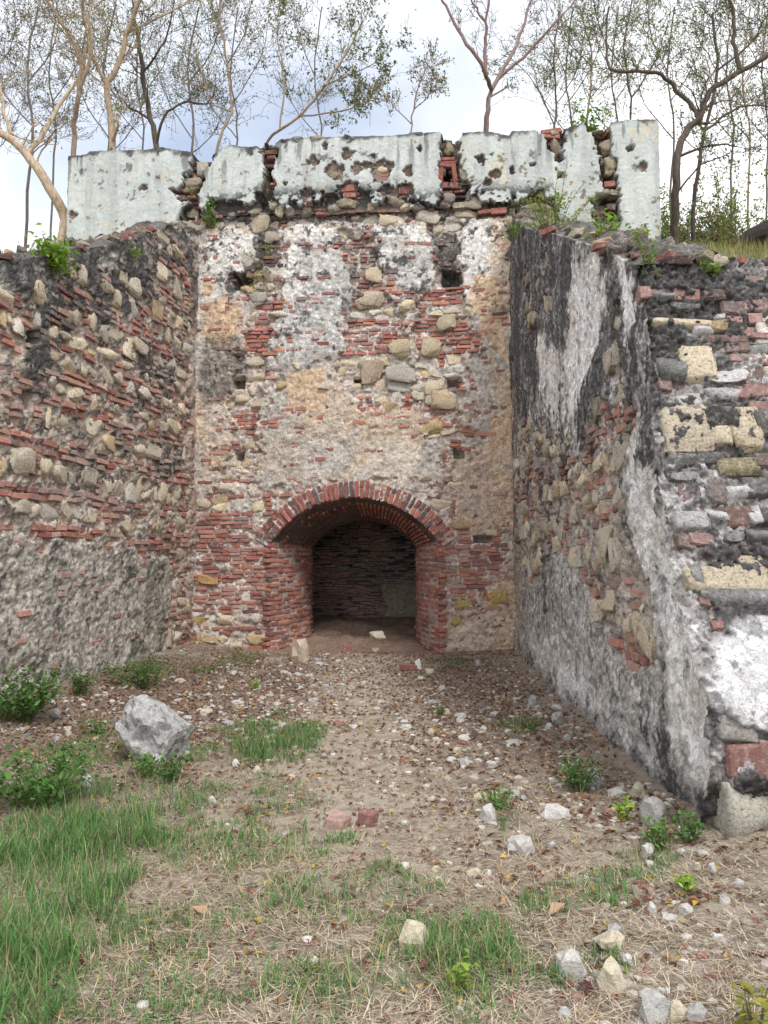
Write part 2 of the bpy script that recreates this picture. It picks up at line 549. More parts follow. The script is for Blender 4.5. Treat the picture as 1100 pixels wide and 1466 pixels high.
def lay(wall, s0, s1, z0, z1, expose, fields, seed, stone_rows, brick_h=0.052, joint=0.017, blen=(0.17, 0.27),
        stone_w=(0.13, 0.34), ok=None, proud=(-0.004, 0.02), stone_share=0.72, stone_proud=(0.0, 0.05), wobble=0.03, missing=0.07, stone_mould=0.8):
    """rows of bricks and rubble; returns (bricks, stones). stone_rows(z)->height of a stone row or 0"""
    r = np.random.default_rng(seed)
    bricks, stones = [], []
    up = np.array([0, 0, 1.0])
    B, Sx = [], []                        # (s,z,w,h)
    z = z0
    while z < z1:
        sh = stone_rows(z, r)
        if sh <= 0:
            h = brick_h * r.uniform(0.85, 1.15)
            s = s0 - r.uniform(0, 0.2)
            while s < s1:
                L = r.uniform(*blen) * (0.5 if r.random() < 0.18 else 1)
                B.append((s + L / 2, z + h / 2 + r.normal(0, 0.004), L, h * r.uniform(0.85, 1.1)))
                s += L + joint * r.uniform(0.5, 1.6)
            z += h + joint * r.uniform(0.7, 1.3)
        else:
            s = s0 - r.uniform(0, 0.2)
            while s < s1:
                if r.random() < stone_share:
                    w = r.uniform(*stone_w)
                    hh = sh * r.uniform(0.6, 1.2)
                    Sx.append((s + w / 2, z + sh / 2 + r.normal(0, 0.035), w, hh))
                    s += w + r.uniform(0.0, 0.035)
                else:
                    L = r.uniform(0.10, 0.22); zz = z
                    while zz < z + sh - 0.03:
                        h = brick_h * r.uniform(0.8, 1.1)
                        B.append((s + L / 2 + r.normal(0, 0.01), zz + h / 2, L * r.uniform(0.6, 1.0), h))
                        zz += h + joint
                    s += L + 0.02
            z += sh + joint
    for kind, arr in (('b', B), ('s', Sx)):
        if not arr: continue
        A = np.array(arr)
        A[:, 1] += wobble * fbm(A[:, 0], A[:, 1] * 0.6, 0.9, 2, seed + 70)
        f = fields(A[:, 0], A[:, 1])
        ex = expose(A[:, 0], A[:, 1], kind)
        keep = ex > r.random(len(A)) * 0.25
        if ok is not None: keep &= ok(A[:, 0], A[:, 1], A[:, 2])
        keep &= f['hole'] < 0.2
        keep &= r.random(len(A)) > missing * (1 if kind == 'b' else 0.3)
        n = len(A)
        cols = brick_color(n) if kind == 'b' else stone_color(n)
        mm = np.clip(f['mould'] * (1.0 if kind == 'b' else stone_mould) + r.normal(0, 0.12, n), 0, 0.92)
        cols = mixc(cols, MOULD, mm)
        wash = np.clip(f.get('wash', np.zeros(n)) + r.normal(0, 0.1, n), 0, 0.8)
        cols = mixc(cols, np.array([0.60, 0.53, 0.47]), wash)
        for i in np.nonzero(keep)[0]:
            s, zc, w, h = A[i]
            if kind == 'b':
                hp = r.uniform(*proud) + f['push'][i]
                if r.random() < 0.06: hp -= 0.035
                loc = wall.P(s, zc, hp - 0.05)
                m3 = piece_frame(loc, wall.u, wall.n, up, (w, 0.10, h), r.normal(0, 0.03), r.normal(0, 0.05), r.normal(0, 0.06))
                bricks.append((loc, m3, tuple(cols[i])))
            else:
                hp = r.uniform(*stone_proud) + f['push'][i]
                loc = wall.P(s, zc, hp - 0.065)
                m3 = piece_frame(loc, wall.u, wall.n, up, (w * 1.08, 0.13, h * 1.05), r.normal(0, 0.10), r.normal(0, 0.08), r.normal(0, 0.08))
                if r.random() < 0.5: m3 = m3 @ Matrix.Diagonal(Vector((-1, 1, -1)))
                stones.append((loc, m3, tuple(cols[i])))
    return bricks, stones


def sheet(wall, S, zbot, ztop, nz, fields, name, mat, parent, cap=(0.5, 6), cut=None, capcol=(0.12, 0.11, 0.105), nat=1.0):
    """the wall's mortar and plaster face as a relief, turned over the wall top"""
    S = np.asarray(S, float); ns = len(S)
    t = np.linspace(0, 1, nz) ** nat
    zb, zt = zbot(S), ztop(S)
    SS = np.repeat(S[:, None], nz, 1)
    ZZ = zb[:, None] + (zt - zb)[:, None] * t[None, :]
    f = fields(SS, ZZ)
    Hh = f['h'] + f['push'] - f['hole'] * 0.28
    SS2 = SS + 0.006 * fbm(SS, ZZ, 25, 2, 91); ZZ2 = ZZ + 0.006 * fbm(SS, ZZ, 25, 2, 92)
    V = wall.P(SS2, ZZ2, Hh); C = f['col']
    thick, k = cap
    if k:
        q = np.linspace(0, 1, k + 1)[1:]
        Sc = np.repeat(S[:, None], k, 1); Q = np.repeat(q[None, :], ns, 0)
        zc = zt[:, None] + 0.03 * np.sin(Q * math.pi) + 0.06 * fbm(Sc, Q * thick, 5, 4, 77) * smooth(Q - 0.12, 0.12) - 0.03 * Q
        hc = Hh[:, -1:] - 0.01 - thick * Q
        Vc = wall.P(Sc, zc, hc)
        nn = fbm(Sc, Q * thick, 7, 3, 55)
        Cc = np.array(capcol) * (1 + 0.5 * nn[..., None])
        V = np.concatenate([V, Vc], 1); C = np.concatenate([C, Cc], 1)
    F = grid_faces(ns, nz + k)
    if cut is not None:
        c = np.concatenate([cut(SS, ZZ), np.zeros((ns, k), bool)], 1).ravel()
        F = F[~(c[F].all(1))]
    b = BASE[parent.name]
    me = mesh_np(name, V.reshape(-1, 3) - b, F, mat, C.reshape(-1, 3), True)
    return link(name, me, parent, b)


def flakes(S, Z, seed, scale=9, steps=4, amp=0.012):
    """stepped relief of flaking coats"""
    n = fbm(S, Z, scale, 4, seed)
    return (np.floor(n * steps) / steps) * amp + 0.35 * amp * fbm(S, Z, scale * 4, 2, seed + 3)



def rubble_top(wall, parent, s0, s1, ztop, thick, n, seed, dark=0.6, zoff=0.0):
    """broken bricks and stones lying in the wall's crown"""
    r = np.random.default_rng(seed); b, st = [], []
    for i in range(n):
        s = r.uniform(s0, s1); q = -thick * r.random() ** 1.4 - 0.03
        z = float(ztop(np.array(s))) + zoff
        kind = r.random() < 0.45
        sz = (r.uniform(0.12, 0.24), r.uniform(0.1, 0.16), r.uniform(0.045, 0.07)) if kind else (r.uniform(0.1, 0.26), r.uniform(0.1, 0.2), r.uniform(0.06, 0.14))
        loc = wall.P(s, z + sz[2] * r.uniform(-0.3, 0.3), q)
        m3 = piece_frame(loc, wall.u, wall.n, (0, 0, 1), sz, r.normal(0, 0.15), r.normal(0, 0.5), r.normal(0, 0.15))
        c = mixc(brick_color(1)[0] if kind else stone_color(1)[0], MOULD, np.clip(r.normal(dark, 0.2), 0, 0.92))
        (b if kind else st).append((loc, m3, tuple(c)))
    for k, (loc, m3, c) in enumerate(b): link("brick", ME_BRICK[k % len(ME_BRICK)], parent, loc, m3, c)
    for k, (loc, m3, c) in enumerate(st): link("stone", ME_STONE[k % len(ME_STONE)], parent, loc, m3, c)


# ------------------------------------------------------------------ the court: where the walls stand
AB = math.radians(6)
BACK = Wall((0.0, 11.9), (math.cos(AB), -math.sin(AB)), (-math.sin(AB), -math.cos(AB)))
sL, _ = BACK.uv(281, 600)
sR, _ = BACK.uv(735, 600)
cornerL = BACK.P(sL, 0.0); cornerR = BACK.P(sR, 0.0)
vL = np.array([0.135, 1.0]); vL /= np.linalg.norm(vL)
LEFT_LEN = 7.2
LEFT = Wall(cornerL[:2] - vL * LEFT_LEN, vL, (vL[1], -vL[0]))          # s: towards the back wall
vR = np.array([0.036, 1.0]); vR /= np.linalg.norm(vR)
RIGHT = Wall(cornerR[:2], -vR, (-vR[1], vR[0]))                          # s: towards the viewer


def profile(wall, pts):
    q = sorted(wall.uv(*p) for p in pts)
    xs, zs = np.array([a for a, _ in q]), np.array([b for _, b in q])
    return lambda S: np.interp(S, xs, zs)


def patch(wall, pts, S, Z, wob=0.05, e=0.03, seed=0, sc=6):
    return smooth(sd_poly(S, Z, wall.poly(pts)) + wob * fbm(S, Z, sc, 4, seed), e)


def ellipse_px(cx, cy, rx, ry, n=14):
    return [(cx + rx * math.cos(2 * math.pi * i / n), cy + ry * math.sin(2 * math.pi * i / n)) for i in range(n)]


def rect_px(cx, cy, w, h): return [(cx - w / 2, cy - h / 2), (cx + w / 2, cy - h / 2), (cx + w / 2, cy + h / 2), (cx - w / 2, cy + h / 2)]


# ---------------- the archway's outline on the back wall
a_sl, a_zs = BACK.uv(390, 776)
a_sr, _ = BACK.uv(627, 776)
a_c = (a_sl + a_sr) / 2; a_hw = (a_sr - a_sl) / 2
_, a_zc = BACK.uv(512, 713)
a_rise = a_zc - a_zs
a_R = (a_hw ** 2 + a_rise ** 2) / (2 * a_rise); a_zo = a_zc - a_R
a_half = math.asin(a_hw / a_R)
RING = 0.27


def in_arch(S, Z, grow=0.0):
    r = np.hypot(S - a_c, Z - a_zo)
    low = (np.abs(S - a_c) < a_hw + grow) & (Z < a_zs + 0.01)
    return low | ((Z >= a_zs) & (r < a_R + grow) & (np.abs(S - a_c) < a_hw + grow))


# ---------------- back wall
B_SCARS = [
    [(350, 318), (402, 312), (408, 370), (396, 430), (392, 500), (372, 560), (372, 690), (322, 690), (330, 600), (338, 540), (352, 470), (362, 420), (330, 415), (330, 392), (366, 388), (376, 350)],
    [(615, 312), (655, 318), (660, 370), (668, 440), (672, 480), (665, 560), (660, 600), (690, 640), (640, 690), (610, 640), (600, 560), (590, 500), (600, 440), (628, 410), (625, 350)],
    [(490, 330), (540, 345), (545, 390), (560, 420), (580, 470), (600, 540), (600, 575), (500, 580), (480, 530), (500, 460), (515, 420), (505, 390), (478, 350)],
    [(285, 300), (735, 290), (735, 308), (650, 312), (560, 316), (480, 318), (400, 322), (300, 328), (285, 330)],
]
B_WHITE = [
    [(296, 338), (330, 330), (368, 338), (372, 372), (358, 396), (330, 398), (300, 446), (290, 440)],
    [(396, 322), (440, 320), (486, 334), (486, 360), (505, 400), (492, 450), (488, 500), (430, 520), (398, 510), (406, 440), (398, 400), (404, 360)],
    [(540, 330), (600, 322), (622, 345), (620, 400), (600, 420), (565, 400), (545, 380)],
    [(662, 322), (690, 310), (716, 318), (722, 400), (700, 400), (680, 395), (668, 430), (660, 380)],
]
B_PEACH = [
    [(290, 436), (325, 428), (346, 440), (340, 470), (322, 505), (308, 500), (292, 480)],
    [(410, 533), (462, 527), (470, 560), (460, 588), (416, 585)],
    [(680, 392), (722, 396), (728, 520), (705, 500), (690, 470), (672, 430)],
    [(700, 600), (730, 590), (732, 660), (700, 650)],
    [(292, 395), (310, 410), (300, 425), (290, 425)],
]
B_TANLOW = [
    [(640, 655), (700, 640), (735, 640), (737, 762), (690, 765), (645, 752), (655, 700)],
    [(620, 890), (660, 850), (700, 840), (745, 830), (748, 950), (618, 950)],
    [(395, 600), (480, 590), (580, 600), (640, 640), (630, 690), (560, 684), (470, 684), (390, 690), (360, 680), (375, 640)],
]
B_HOLES = [rect_px(347, 402, 26, 20), rect_px(341, 547, 15, 16), rect_px(512, 542, 12, 15), rect_px(650, 547, 18, 16), rect_px(645, 396, 24, 22), rect_px(342, 654, 11, 14), rect_px(657, 648, 15, 14), rect_px(692, 772, 26, 10)]
B_MOULD_SHADE = [
    ([(300, 482), (345, 486), (352, 520), (335, 566), (290, 580), (284, 520)], 0.55),
    ([(352, 322), (400, 318), (396, 372), (330, 412), (328, 392), (372, 372)], 0.97),
    ([(620, 330), (652, 330), (662, 400), (640, 420), (622, 372)], 0.95),
    ([(284, 296), (735, 288), (735, 302), (285, 324)], 0.85),  # band under the parapet ledge: the overhang's shadow painted in with the mould colour
    ([(430, 340), (560, 330), (620, 350), (610, 440), (540, 400), (480, 470), (430, 440)], 0.30),
    ([(395, 430), (480, 440), (500, 520), (400, 530)], 0.28),
]


def back_fields(S, Z):
    S = np.asarray(S, float); Z = np.asarray(Z, float)
    n_a, n_b, n_c = fbm(S, Z, 2.0, 4, 1), fbm(S, Z, 6.5, 4, 2), fbm(S, Z, 22, 3, 3)
    n_r = fbm(S, Z, 11, 5, 4, 0.8)
    zlow = BACK.uv(510, 700)[1]
    f = 0.22 - 0.75 * smooth(zlow - Z + 0.12 * n_a, 0.1)
    for p in B_SCARS: f = f - 1.1 * patch(BACK, p, S, Z, 0.10, 0.05, 5)
    for p in B_WHITE + B_PEACH + B_TANLOW: f = f + 1.0 * patch(BACK, p, S, Z, 0.07, 0.04, 6)
    corner = smooth(S - (sR - 0.42) + 0.1 * n_b, 0.08) * smooth(Z - zlow, 0.1) + smooth(sL + 0.30 - S + 0.1 * n_b, 0.06) * smooth(Z - zlow + 0.4, 0.1)
    f = f + 0.5 * corner
    f = f + 0.40 * n_a + 0.45 * n_b + 0.42 * n_r
    pl = smooth(f, 0.10)
    # where thin plaster lets brick rows through
    hp = 0.012 + flakes(S, Z, 8, 8, 3, 0.014) + 0.006 * n_c
    hm = -0.016 + 0.026 * n_b + 0.016 * n_c
    h = hm * (1 - pl) + hp * pl
    hole = np.zeros(S.shape)
    for p in B_HOLES: hole = np.maximum(hole, smooth(sd_poly(S, Z, BACK.poly(p)), 0.012))
    hi = smooth(Z - BACK.uv(510, 520)[1] + 0.5 * n_a, 0.6)
    plc = mixc(np.zeros(S.shape + (3,)) + [0.66, 0.575, 0.48], [0.68, 0.65, 0.60], hi)
    plc = mixc(plc, [0.58, 0.52, 0.48], smooth(n_b + 0.1, 0.5) * 0.6)
    plc = mixc(plc, [0.60, 0.44, 0.30], smooth(n_a - 0.2, 0.3) * 0.5)
    plc = mixc(plc, [0.47, 0.455, 0.44], smooth(fbm(S, Z, 1.3, 3, 9) - 0.15, 0.25) * 0.5)
    for p in B_WHITE: plc = mixc(plc, [0.76, 0.74, 0.71], patch(BACK, p, S, Z, 0.06, 0.03, 6) * (0.55 + 0.45 * smooth(n_b + 0.25, 0.3)))
    for p in B_PEACH: plc = mixc(plc, [0.68, 0.49, 0.32], patch(BACK, p, S, Z, 0.05, 0.03, 6) * 0.85)
    for p in B_TANLOW[:2]: plc = mixc(plc, [0.62, 0.48, 0.38], patch(BACK, p, S, Z, 0.05, 0.03, 6) * 0.75)
    plc = mixc(plc, [0.66, 0.49, 0.34], smooth(S - (sR - 0.33), 0.06) * smooth(n_a + 0.1, 0.2) * 0.6)
    mo = np.zeros(S.shape + (3,)) + [0.54, 0.45, 0.40]
    mo = mixc(mo, [0.70, 0.64, 0.59], smooth(n_b, 0.35) * 0.75)
    col = mixc(mo, 0, 0) * (1 - pl[..., None]) + plc * pl[..., None]
    mould = np.zeros(S.shape)
    for p, k in B_MOULD_SHADE: mould = np.maximum(mould, k * patch(BACK, p, S, Z, 0.10, 0.05, 12))
    top = smooth(Z - BACK.uv(510, 430)[1], 1.2)
    mould = mould + 0.75 * top * smooth(n_r * 0.7 + 0.6 * n_b - 0.34, 0.16) + 0.35 * smooth(n_r + 0.3 * n_b - 0.6, 0.12)
    mould = np.clip(mould * (0.55 + 0.75 * smooth(n_r + 0.1, 0.4)), 0, 0.93)
    edge = smooth(0.10 - np.abs(f), 0.08) * 0.35 * top
    col = mixc(col, MOULD, np.clip(mould + edge, 0, 0.93))
    lowwash = 0.18 * smooth(zlow + 0.4 - Z, 0.4) * smooth(n_b - 0.1, 0.3)
    scar = np.zeros(S.shape)
    for p in B_SCARS[:3]: scar = np.maximum(scar, patch(BACK, p, S, Z, 0.12, 0.03, 5))
    return dict(h=h, push=0.02 * fbm(S, Z, 0.8, 2, 31) - 0.055 * scar - 0.07 * patch(BACK, B_SCARS[3], S, Z, 0.02, 0.02, 5), hole=hole, col=col, mould=np.clip(mould * 0.9, 0, 1), plaster=pl, wash=lowwash + 0.05)


z_ledge = profile(BACK, [(275, 314), (400, 309), (560, 302), (650, 297), (740, 291)])
back_wall = thing("rubble_wall", tuple(BACK.P(a_c, 0.0)), "tall weathered brick and rubble wall with flaking plaster pierced by the arch", "wall")
sheet(BACK, np.linspace(sL - 0.06, sR + 0.06, 330), lambda S: S * 0 - 0.3, lambda S: z_ledge(S) + 0.05, 470, back_fields,
      "plaster_face", M_plaster, back_wall, cap=(0.3, 2), cut=lambda S, Z: in_arch(S, Z, 0.02))


def back_rows(z, r):
    zl = BACK.uv(510, 790)[1]
    if z < zl: return 0.16 * (r.random() < 0.10)
    t = (z * 1.63) % 1.0
    return r.uniform(0.12, 0.24) if r.random() < 0.28 else 0


def back_expose(S, Z, kind):
    pl = back_fields(S, Z)['plaster']
    if kind == 's': return 0.95 - pl * 1.2
    return 1.0 - 0.82 * pl


bb, bs = lay(BACK, sL + 0.0, sR - 0.0, -0.05, z_ledge(np.array(0.0)) + 0.02, back_expose, back_fields, 11, back_rows, brick_h=0.052,
             ok=lambda S, Z, w: ~in_arch(S, Z, 0.10) & ~((np.hypot(S - a_c, Z - a_zo) < a_R + RING + 0.05) & (Z > a_zs - 0.05)) & (S - w / 2 > sL - 0.05) & (S + w / 2 < sR + 0.04) & ~((S > a_sr - 0.02) & (Z < BACK.uv(700, 895)[1]) & (S > BACK.uv(655, 900)[0])))
# ochre blocks low in the wall
for (px, py, w, h, c) in [(294, 918, 40, 22, (0.46, 0.33, 0.12)), (285, 891, 28, 14, (0.50, 0.36, 0.13)), (297, 831, 28, 15, (0.48, 0.30, 0.13)), (668, 865, 26, 18, (0.52, 0.38, 0.14)), (712, 858, 32, 28, (0.54, 0.38, 0.14)), (655, 890, 18, 14, (0.52, 0.38, 0.14)),
                          (667, 750, 44, 18, (0.50, 0.37, 0.22)), (634, 571, 38, 30, (0.52, 0.41, 0.28)), (575, 497, 38, 32, (0.52, 0.42, 0.28)), (640, 461, 28, 24, (0.50, 0.43, 0.30)), (532, 532, 34, 32, (0.47, 0.37, 0.28)), (574, 533, 42, 26, (0.48, 0.44, 0.38)),
                          (555, 586, 26, 20, (0.48, 0.35, 0.2)), (615, 612, 36, 26, (0.50, 0.38, 0.2)), (618, 497, 28, 26, (0.52, 0.43, 0.3)), (530, 428, 40, 26, (0.50, 0.41, 0.32)), (536, 392, 24, 22, (0.55, 0.46, 0.33)), (313, 718, 26, 16, (0.5, 0.38, 0.22)),
                          (355, 372, 20, 24, (0.45, 0.42, 0.38)), (386, 392, 20, 22, (0.5, 0.45, 0.38)), (368, 428, 26, 20, (0.45, 0.42, 0.36)), (560, 316, 32, 16, (0.52, 0.44, 0.32)), (612, 308, 34, 22, (0.50, 0.45, 0.38)), (668, 306, 30, 18, (0.5, 0.42, 0.32)), (372, 320, 26, 22, (0.46, 0.40, 0.30))]:
    s_, z_ = BACK.uv(px, py); k = np.linalg.norm(BACK.P(s_, z_) - EYE) / FPX
    loc = BACK.P(s_, z_, -0.045)
    bs.append((loc, piece_frame(loc, BACK.u, BACK.n, (0, 0, 1), (w * k * 1.08, 0.14, h * k * 1.08), rng.normal(0, 0.06)), c))
place_pieces(back_wall, "brick", bb, BRICKS, ME_BRICK, M_brick_j)
place_pieces(back_wall, "stone", bs, STONES, ME_STONE, M_stone_j)

# ---------------- parapet above it
PAR = Wall(BACK.p0[:2] + BACK.n[:2] * 0.07, BACK.u[:2], BACK.n[:2])
par_top = profile(PAR, [(95, 225), (124, 223), (130, 218), (165, 217), (210, 216), (232, 212), (250, 215), (276, 219), (283, 227), (300, 228), (318, 212), (332, 208), (345, 211), (366, 211), (372, 206), (397, 206), (402, 201), (440, 199), (480, 197), (560, 195), (596, 192), (632, 190),
                        (638, 196), (655, 200), (661, 192), (690, 190), (706, 191), (728, 196), (736, 190), (775, 187), (812, 185), (835, 178), (846, 186), (868, 190), (874, 177), (905, 174), (945, 172)])
par_bot = profile(PAR, [(95, 380), (250, 370), (268, 345), (284, 318), (300, 307), (360, 305), (400, 303), (480, 304), (520, 300), (570, 300), (640, 294), (700, 290), (735, 291), (760, 330), (945, 365)])
p_sl, p_sr = PAR.uv(97, 300)[0], PAR.uv(944, 260)[0]
P_GAPS = [
    [(279, 222), (304, 226), (292, 250), (285, 280), (284, 310), (262, 318), (258, 300), (272, 292), (250, 282), (246, 272), (262, 265), (268, 245)],
    [(366, 205), (397, 203), (396, 220), (391, 245), (391, 300), (372, 300), (380, 260), (378, 230)],
    [(632, 190), (662, 190), (658, 225), (668, 262), (676, 300), (632, 300), (630, 240)],
    [(770, 180), (808, 180), (805, 215), (802, 250), (798, 256), (798, 225), (786, 214)],
    [(836, 172), (870, 180), (872, 205), (884, 245), (886, 280), (886, 345), (862, 345), (845, 290), (862, 280), (862, 240), (850, 205)],
]
P_HOLES = [rect_px(641, 248, 12, 17), rect_px(384, 240, 6, 40), rect_px(872, 255, 10, 16), rect_px(868, 282, 30, 8), rect_px(876, 305, 8, 10)]
P_CHIPS = [(450, 231, 7, 8), (498, 223, 9, 7), (480, 246, 13, 11), (511, 240, 6, 8), (545, 245, 14, 16), (540, 237, 22, 5), (586, 246, 5, 7), (602, 214, 5, 3), (408, 263, 4, 4), (500, 270, 16, 9), (578, 272, 14, 9), (440, 278, 8, 6), (385, 265, 9, 10),
           (690, 229, 6, 6), (702, 224, 4, 3), (709, 252, 8, 6), (732, 243, 4, 4), (764, 237, 3, 3), (920, 241, 5, 6), (901, 213, 5, 4), (208, 270, 7, 4), (466, 210, 3, 4), (535, 223, 3, 3), (700, 261, 5, 5), (105, 308, 5, 4), (560, 275, 18, 8)]


def par_fields(S, Z):
    S = np.asarray(S, float); Z = np.asarray(Z, float)
    n_a, n_b, n_c = fbm(S, Z, 1.6, 4, 41), fbm(S, Z, 6.5, 4, 42), fbm(S, Z, 24, 3, 43)
    gap = np.zeros(S.shape)
    for p in P_GAPS: gap = np.maximum(gap, patch(PAR, p, S, Z, 0.06, 0.010, 44, 11))
    chip = np.zeros(S.shape)
    for cx, cy, rx, ry in P_CHIPS: chip = np.maximum(chip, patch(PAR, ellipse_px(cx, cy, rx, ry), S, Z, 0.05, 0.018, 45, 14))
    zb = PAR_EDGE(S)
    low = smooth(zb - Z + 0.14 * n_b + 0.07 * n_c, 0.015)
    bare = np.clip(np.maximum(np.maximum(gap, chip), low), 0, 1)
    pl = 1 - bare
    h = pl * (0.03 + 0.006 * n_a + 0.003 * n_c) + bare * (-0.04 + 0.03 * n_b) - gap * 0.11 - low * 0.04
    hole = np.zeros(S.shape)
    for p in P_HOLES: hole = np.maximum(hole, smooth(sd_poly(S, Z, PAR.poly(p)), 0.012))
    col = np.zeros(S.shape + (3,)) + [0.52, 0.545, 0.525]
    col = mixc(col, [0.41, 0.45, 0.445], smooth(n_a, 0.5) * 0.8)
    col = mixc(col, [0.38, 0.41, 0.41], smooth(n_b - 0.05, 0.4) * 0.45)
    col = mixc(col, [0.58, 0.62, 0.60], smooth(n_c + 0.2 * n_b - 0.2, 0.3) * 0.35)
    col = mixc(col, [0.58, 0.51, 0.37], smooth(n_a * 0.7 + n_b * 0.6 - 0.42, 0.2) * 0.6)
    streak = fbm(S * 9, Z * 1.2, 1, 4, 46)
    col = mixc(col, [0.40, 0.42, 0.41], smooth(streak - 0.30, 0.3) * 0.40)
    col = mixc(col, [0.30, 0.31, 0.305], smooth(fbm(S * 5, Z * 0.7, 1, 4, 49) - 0.35, 0.2) * 0.35)
    bc = np.zeros(S.shape + (3,)) + [0.26, 0.20, 0.17]
    bc = mixc(bc, [0.36, 0.26, 0.19], smooth(n_b, 0.4) * 0.6)
    col = col * pl[..., None] + bc * bare[..., None]
    d_edge = Z - zb + 0.10 * n_b
    mould = 0.95 * smooth(0.20 - np.abs(d_edge), 0.12) * smooth(n_b + 0.25 + 0.4 * n_c, 0.2) + 0.85 * smooth(Z - par_top(S) + 0.05 + 0.06 * n_b, 0.04)
    rim = smooth(0.3 - np.abs(gap - 0.5), 0.15) * 0.7 + gap * 0.55 + smooth(0.3 - np.abs(chip - 0.5), 0.15) * 0.65 + 0.35 * chip
    mould = np.clip(mould + rim * smooth(n_c + 0.5, 0.5) + 0.7 * smooth(n_b + 0.5 * n_c - 0.80, 0.08) + 0.55 * smooth(streak - 0.62, 0.12) * smooth(Z - par_top(S) + 0.5, 0.3), 0, 0.93)
    col = mixc(col, MOULD, mould)
    # hairline crack
    return dict(h=h, push=0.015 * fbm(S, Z, 0.7, 2, 48), hole=hole, col=col, mould=np.clip(0.35 + 0.4 * low + 0.45 * gap, 0, 0.9) * (0.7 + 0.3 * smooth(n_b + 0.2, 0.3)), plaster=pl, wash=np.zeros(S.shape))


PAR_EDGE = profile(PAR, [(95, 420), (230, 400), (256, 322), (270, 300), (285, 300), (292, 292), (330, 297), (345, 290), (368, 282), (395, 288), (420, 288), (470, 286), (500, 276), (540, 284), (565, 276), (580, 280), (590, 290), (615, 294), (632, 290), (672, 278), (690, 282), (735, 286), (760, 283), (792, 281), (800, 330), (850, 340), (945, 380)])
parapet = thing("parapet_wall", tuple(PAR.P(a_c, z_ledge(np.array(a_c)))), "pale limewashed parapet with dark vertical breaks on top of the rubble wall", "wall")
sheet(PAR, np.linspace(p_sl, p_sr, 600), par_bot, par_top, 120, par_fields, "limewashed_face", M_paint, parapet, cap=(0.55, 6), capcol=(0.13, 0.12, 0.115))


def par_expose(S, Z, kind): return 1.0 - 1.15 * par_fields(S, Z)['plaster']


pb, ps = lay(PAR, p_sl, p_sr, PAR.uv(500, 340)[1], PAR.uv(900, 180)[1], par_expose, par_fields, 21, lambda z, r: r.uniform(0.12, 0.2) if r.random() < 0.33 else 0,
             ok=lambda S, Z, w: (Z < par_top(S) - 0.03) & (Z > par_bot(S) - 0.02), proud=(-0.13, -0.03), stone_proud=(-0.09, 0.0), stone_w=(0.12, 0.26), stone_share=0.6, missing=0.3)
for (px, py, w, h, c) in [(497, 290, 30, 16, (0.46, 0.39, 0.27)), (568, 287, 24, 16, (0.48, 0.42, 0.3)), (481, 247, 22, 17, (0.50, 0.42, 0.3)), (393, 292, 16, 14, (0.42, 0.38, 0.3)), (275, 263, 26, 18, (0.42, 0.36, 0.28)), (278, 325, 34, 22, (0.46, 0.42, 0.32)),
                          (290, 240, 16, 22, (0.42, 0.38, 0.33)), (643, 212, 14, 20, (0.42, 0.33, 0.2)), (664, 245, 14, 26, (0.5, 0.45, 0.36)), (674, 279, 13, 18, (0.46, 0.41, 0.3)), (625, 280, 14, 20, (0.42, 0.4, 0.36)), (642, 285, 18, 20, (0.35, 0.3, 0.27)),
                          (868, 207, 20, 24, (0.45, 0.38, 0.28)), (875, 236, 18, 26, (0.46, 0.39, 0.27)), (866, 273, 24, 14, (0.4, 0.36, 0.28)), (878, 276, 16, 10, (0.4, 0.36, 0.26)), (797, 210, 18, 22, (0.36, 0.27, 0.2)), (760, 296, 30, 14, (0.40, 0.3, 0.22)), (785, 297, 22, 12, (0.44, 0.36, 0.26))]:
    s_, z_ = PAR.uv(px, py); k = np.linalg.norm(PAR.P(s_, z_) - EYE) / FPX
    loc = PAR.P(s_, z_, -0.085)
    ps.append((loc, piece_frame(loc, PAR.u, PAR.n, (0, 0, 1), (w * k, 0.2, h * k), rng.normal(0, 0.15)), tuple(mixc(np.array(c), MOULD, 0.15 + 0.35 * rng.random()))))
RB = (0.33, 0.10, 0.075)
for (px, py, w, h) in [(641, 233, 22, 8), (641, 226, 18, 5), (631, 248, 6, 22), (651, 248, 6, 22), (634, 264, 12, 7), (650, 264, 12, 8), (388, 216, 18, 6), (388, 224, 12, 5), (497, 268, 20, 10), (500, 278, 18, 6), (470, 276, 14, 6), (578, 272, 14, 9), (440, 289, 14, 9), (527, 270, 12, 5), (270, 272, 16, 6), (273, 280, 12, 5), (258, 282, 14, 7), (790, 186, 26, 6), (790, 193, 22, 6), (874, 262, 14, 8), (876, 295, 12, 8), (880, 323, 14, 10), (694, 302, 18, 6), (715, 300, 20, 8), (280, 318, 12, 6), (252, 322, 9, 8)]:
    s_, z_ = PAR.uv(px, py); k = np.linalg.norm(PAR.P(s_, z_) - EYE) / FPX
    loc = PAR.P(s_, z_, -0.08)
    pb.append((loc, piece_frame(loc, PAR.u, PAR.n, (0, 0, 1), (w * k, 0.12, h * k), rng.normal(0, 0.05)), tuple(mixc(np.array(RB) * 0.9, MOULD, 0.2)) if py < 262 and 600 < px < 680 else tuple(mixc(brick_color(1)[0], MOULD, 0.25 + 0.5 * rng.random()))))
place_pieces(parapet, "brick", pb, BRICKS, ME_BRICK, M_brick_j)
place_pieces(parapet, "stone", ps, STONES, ME_STONE, M_stone_j)


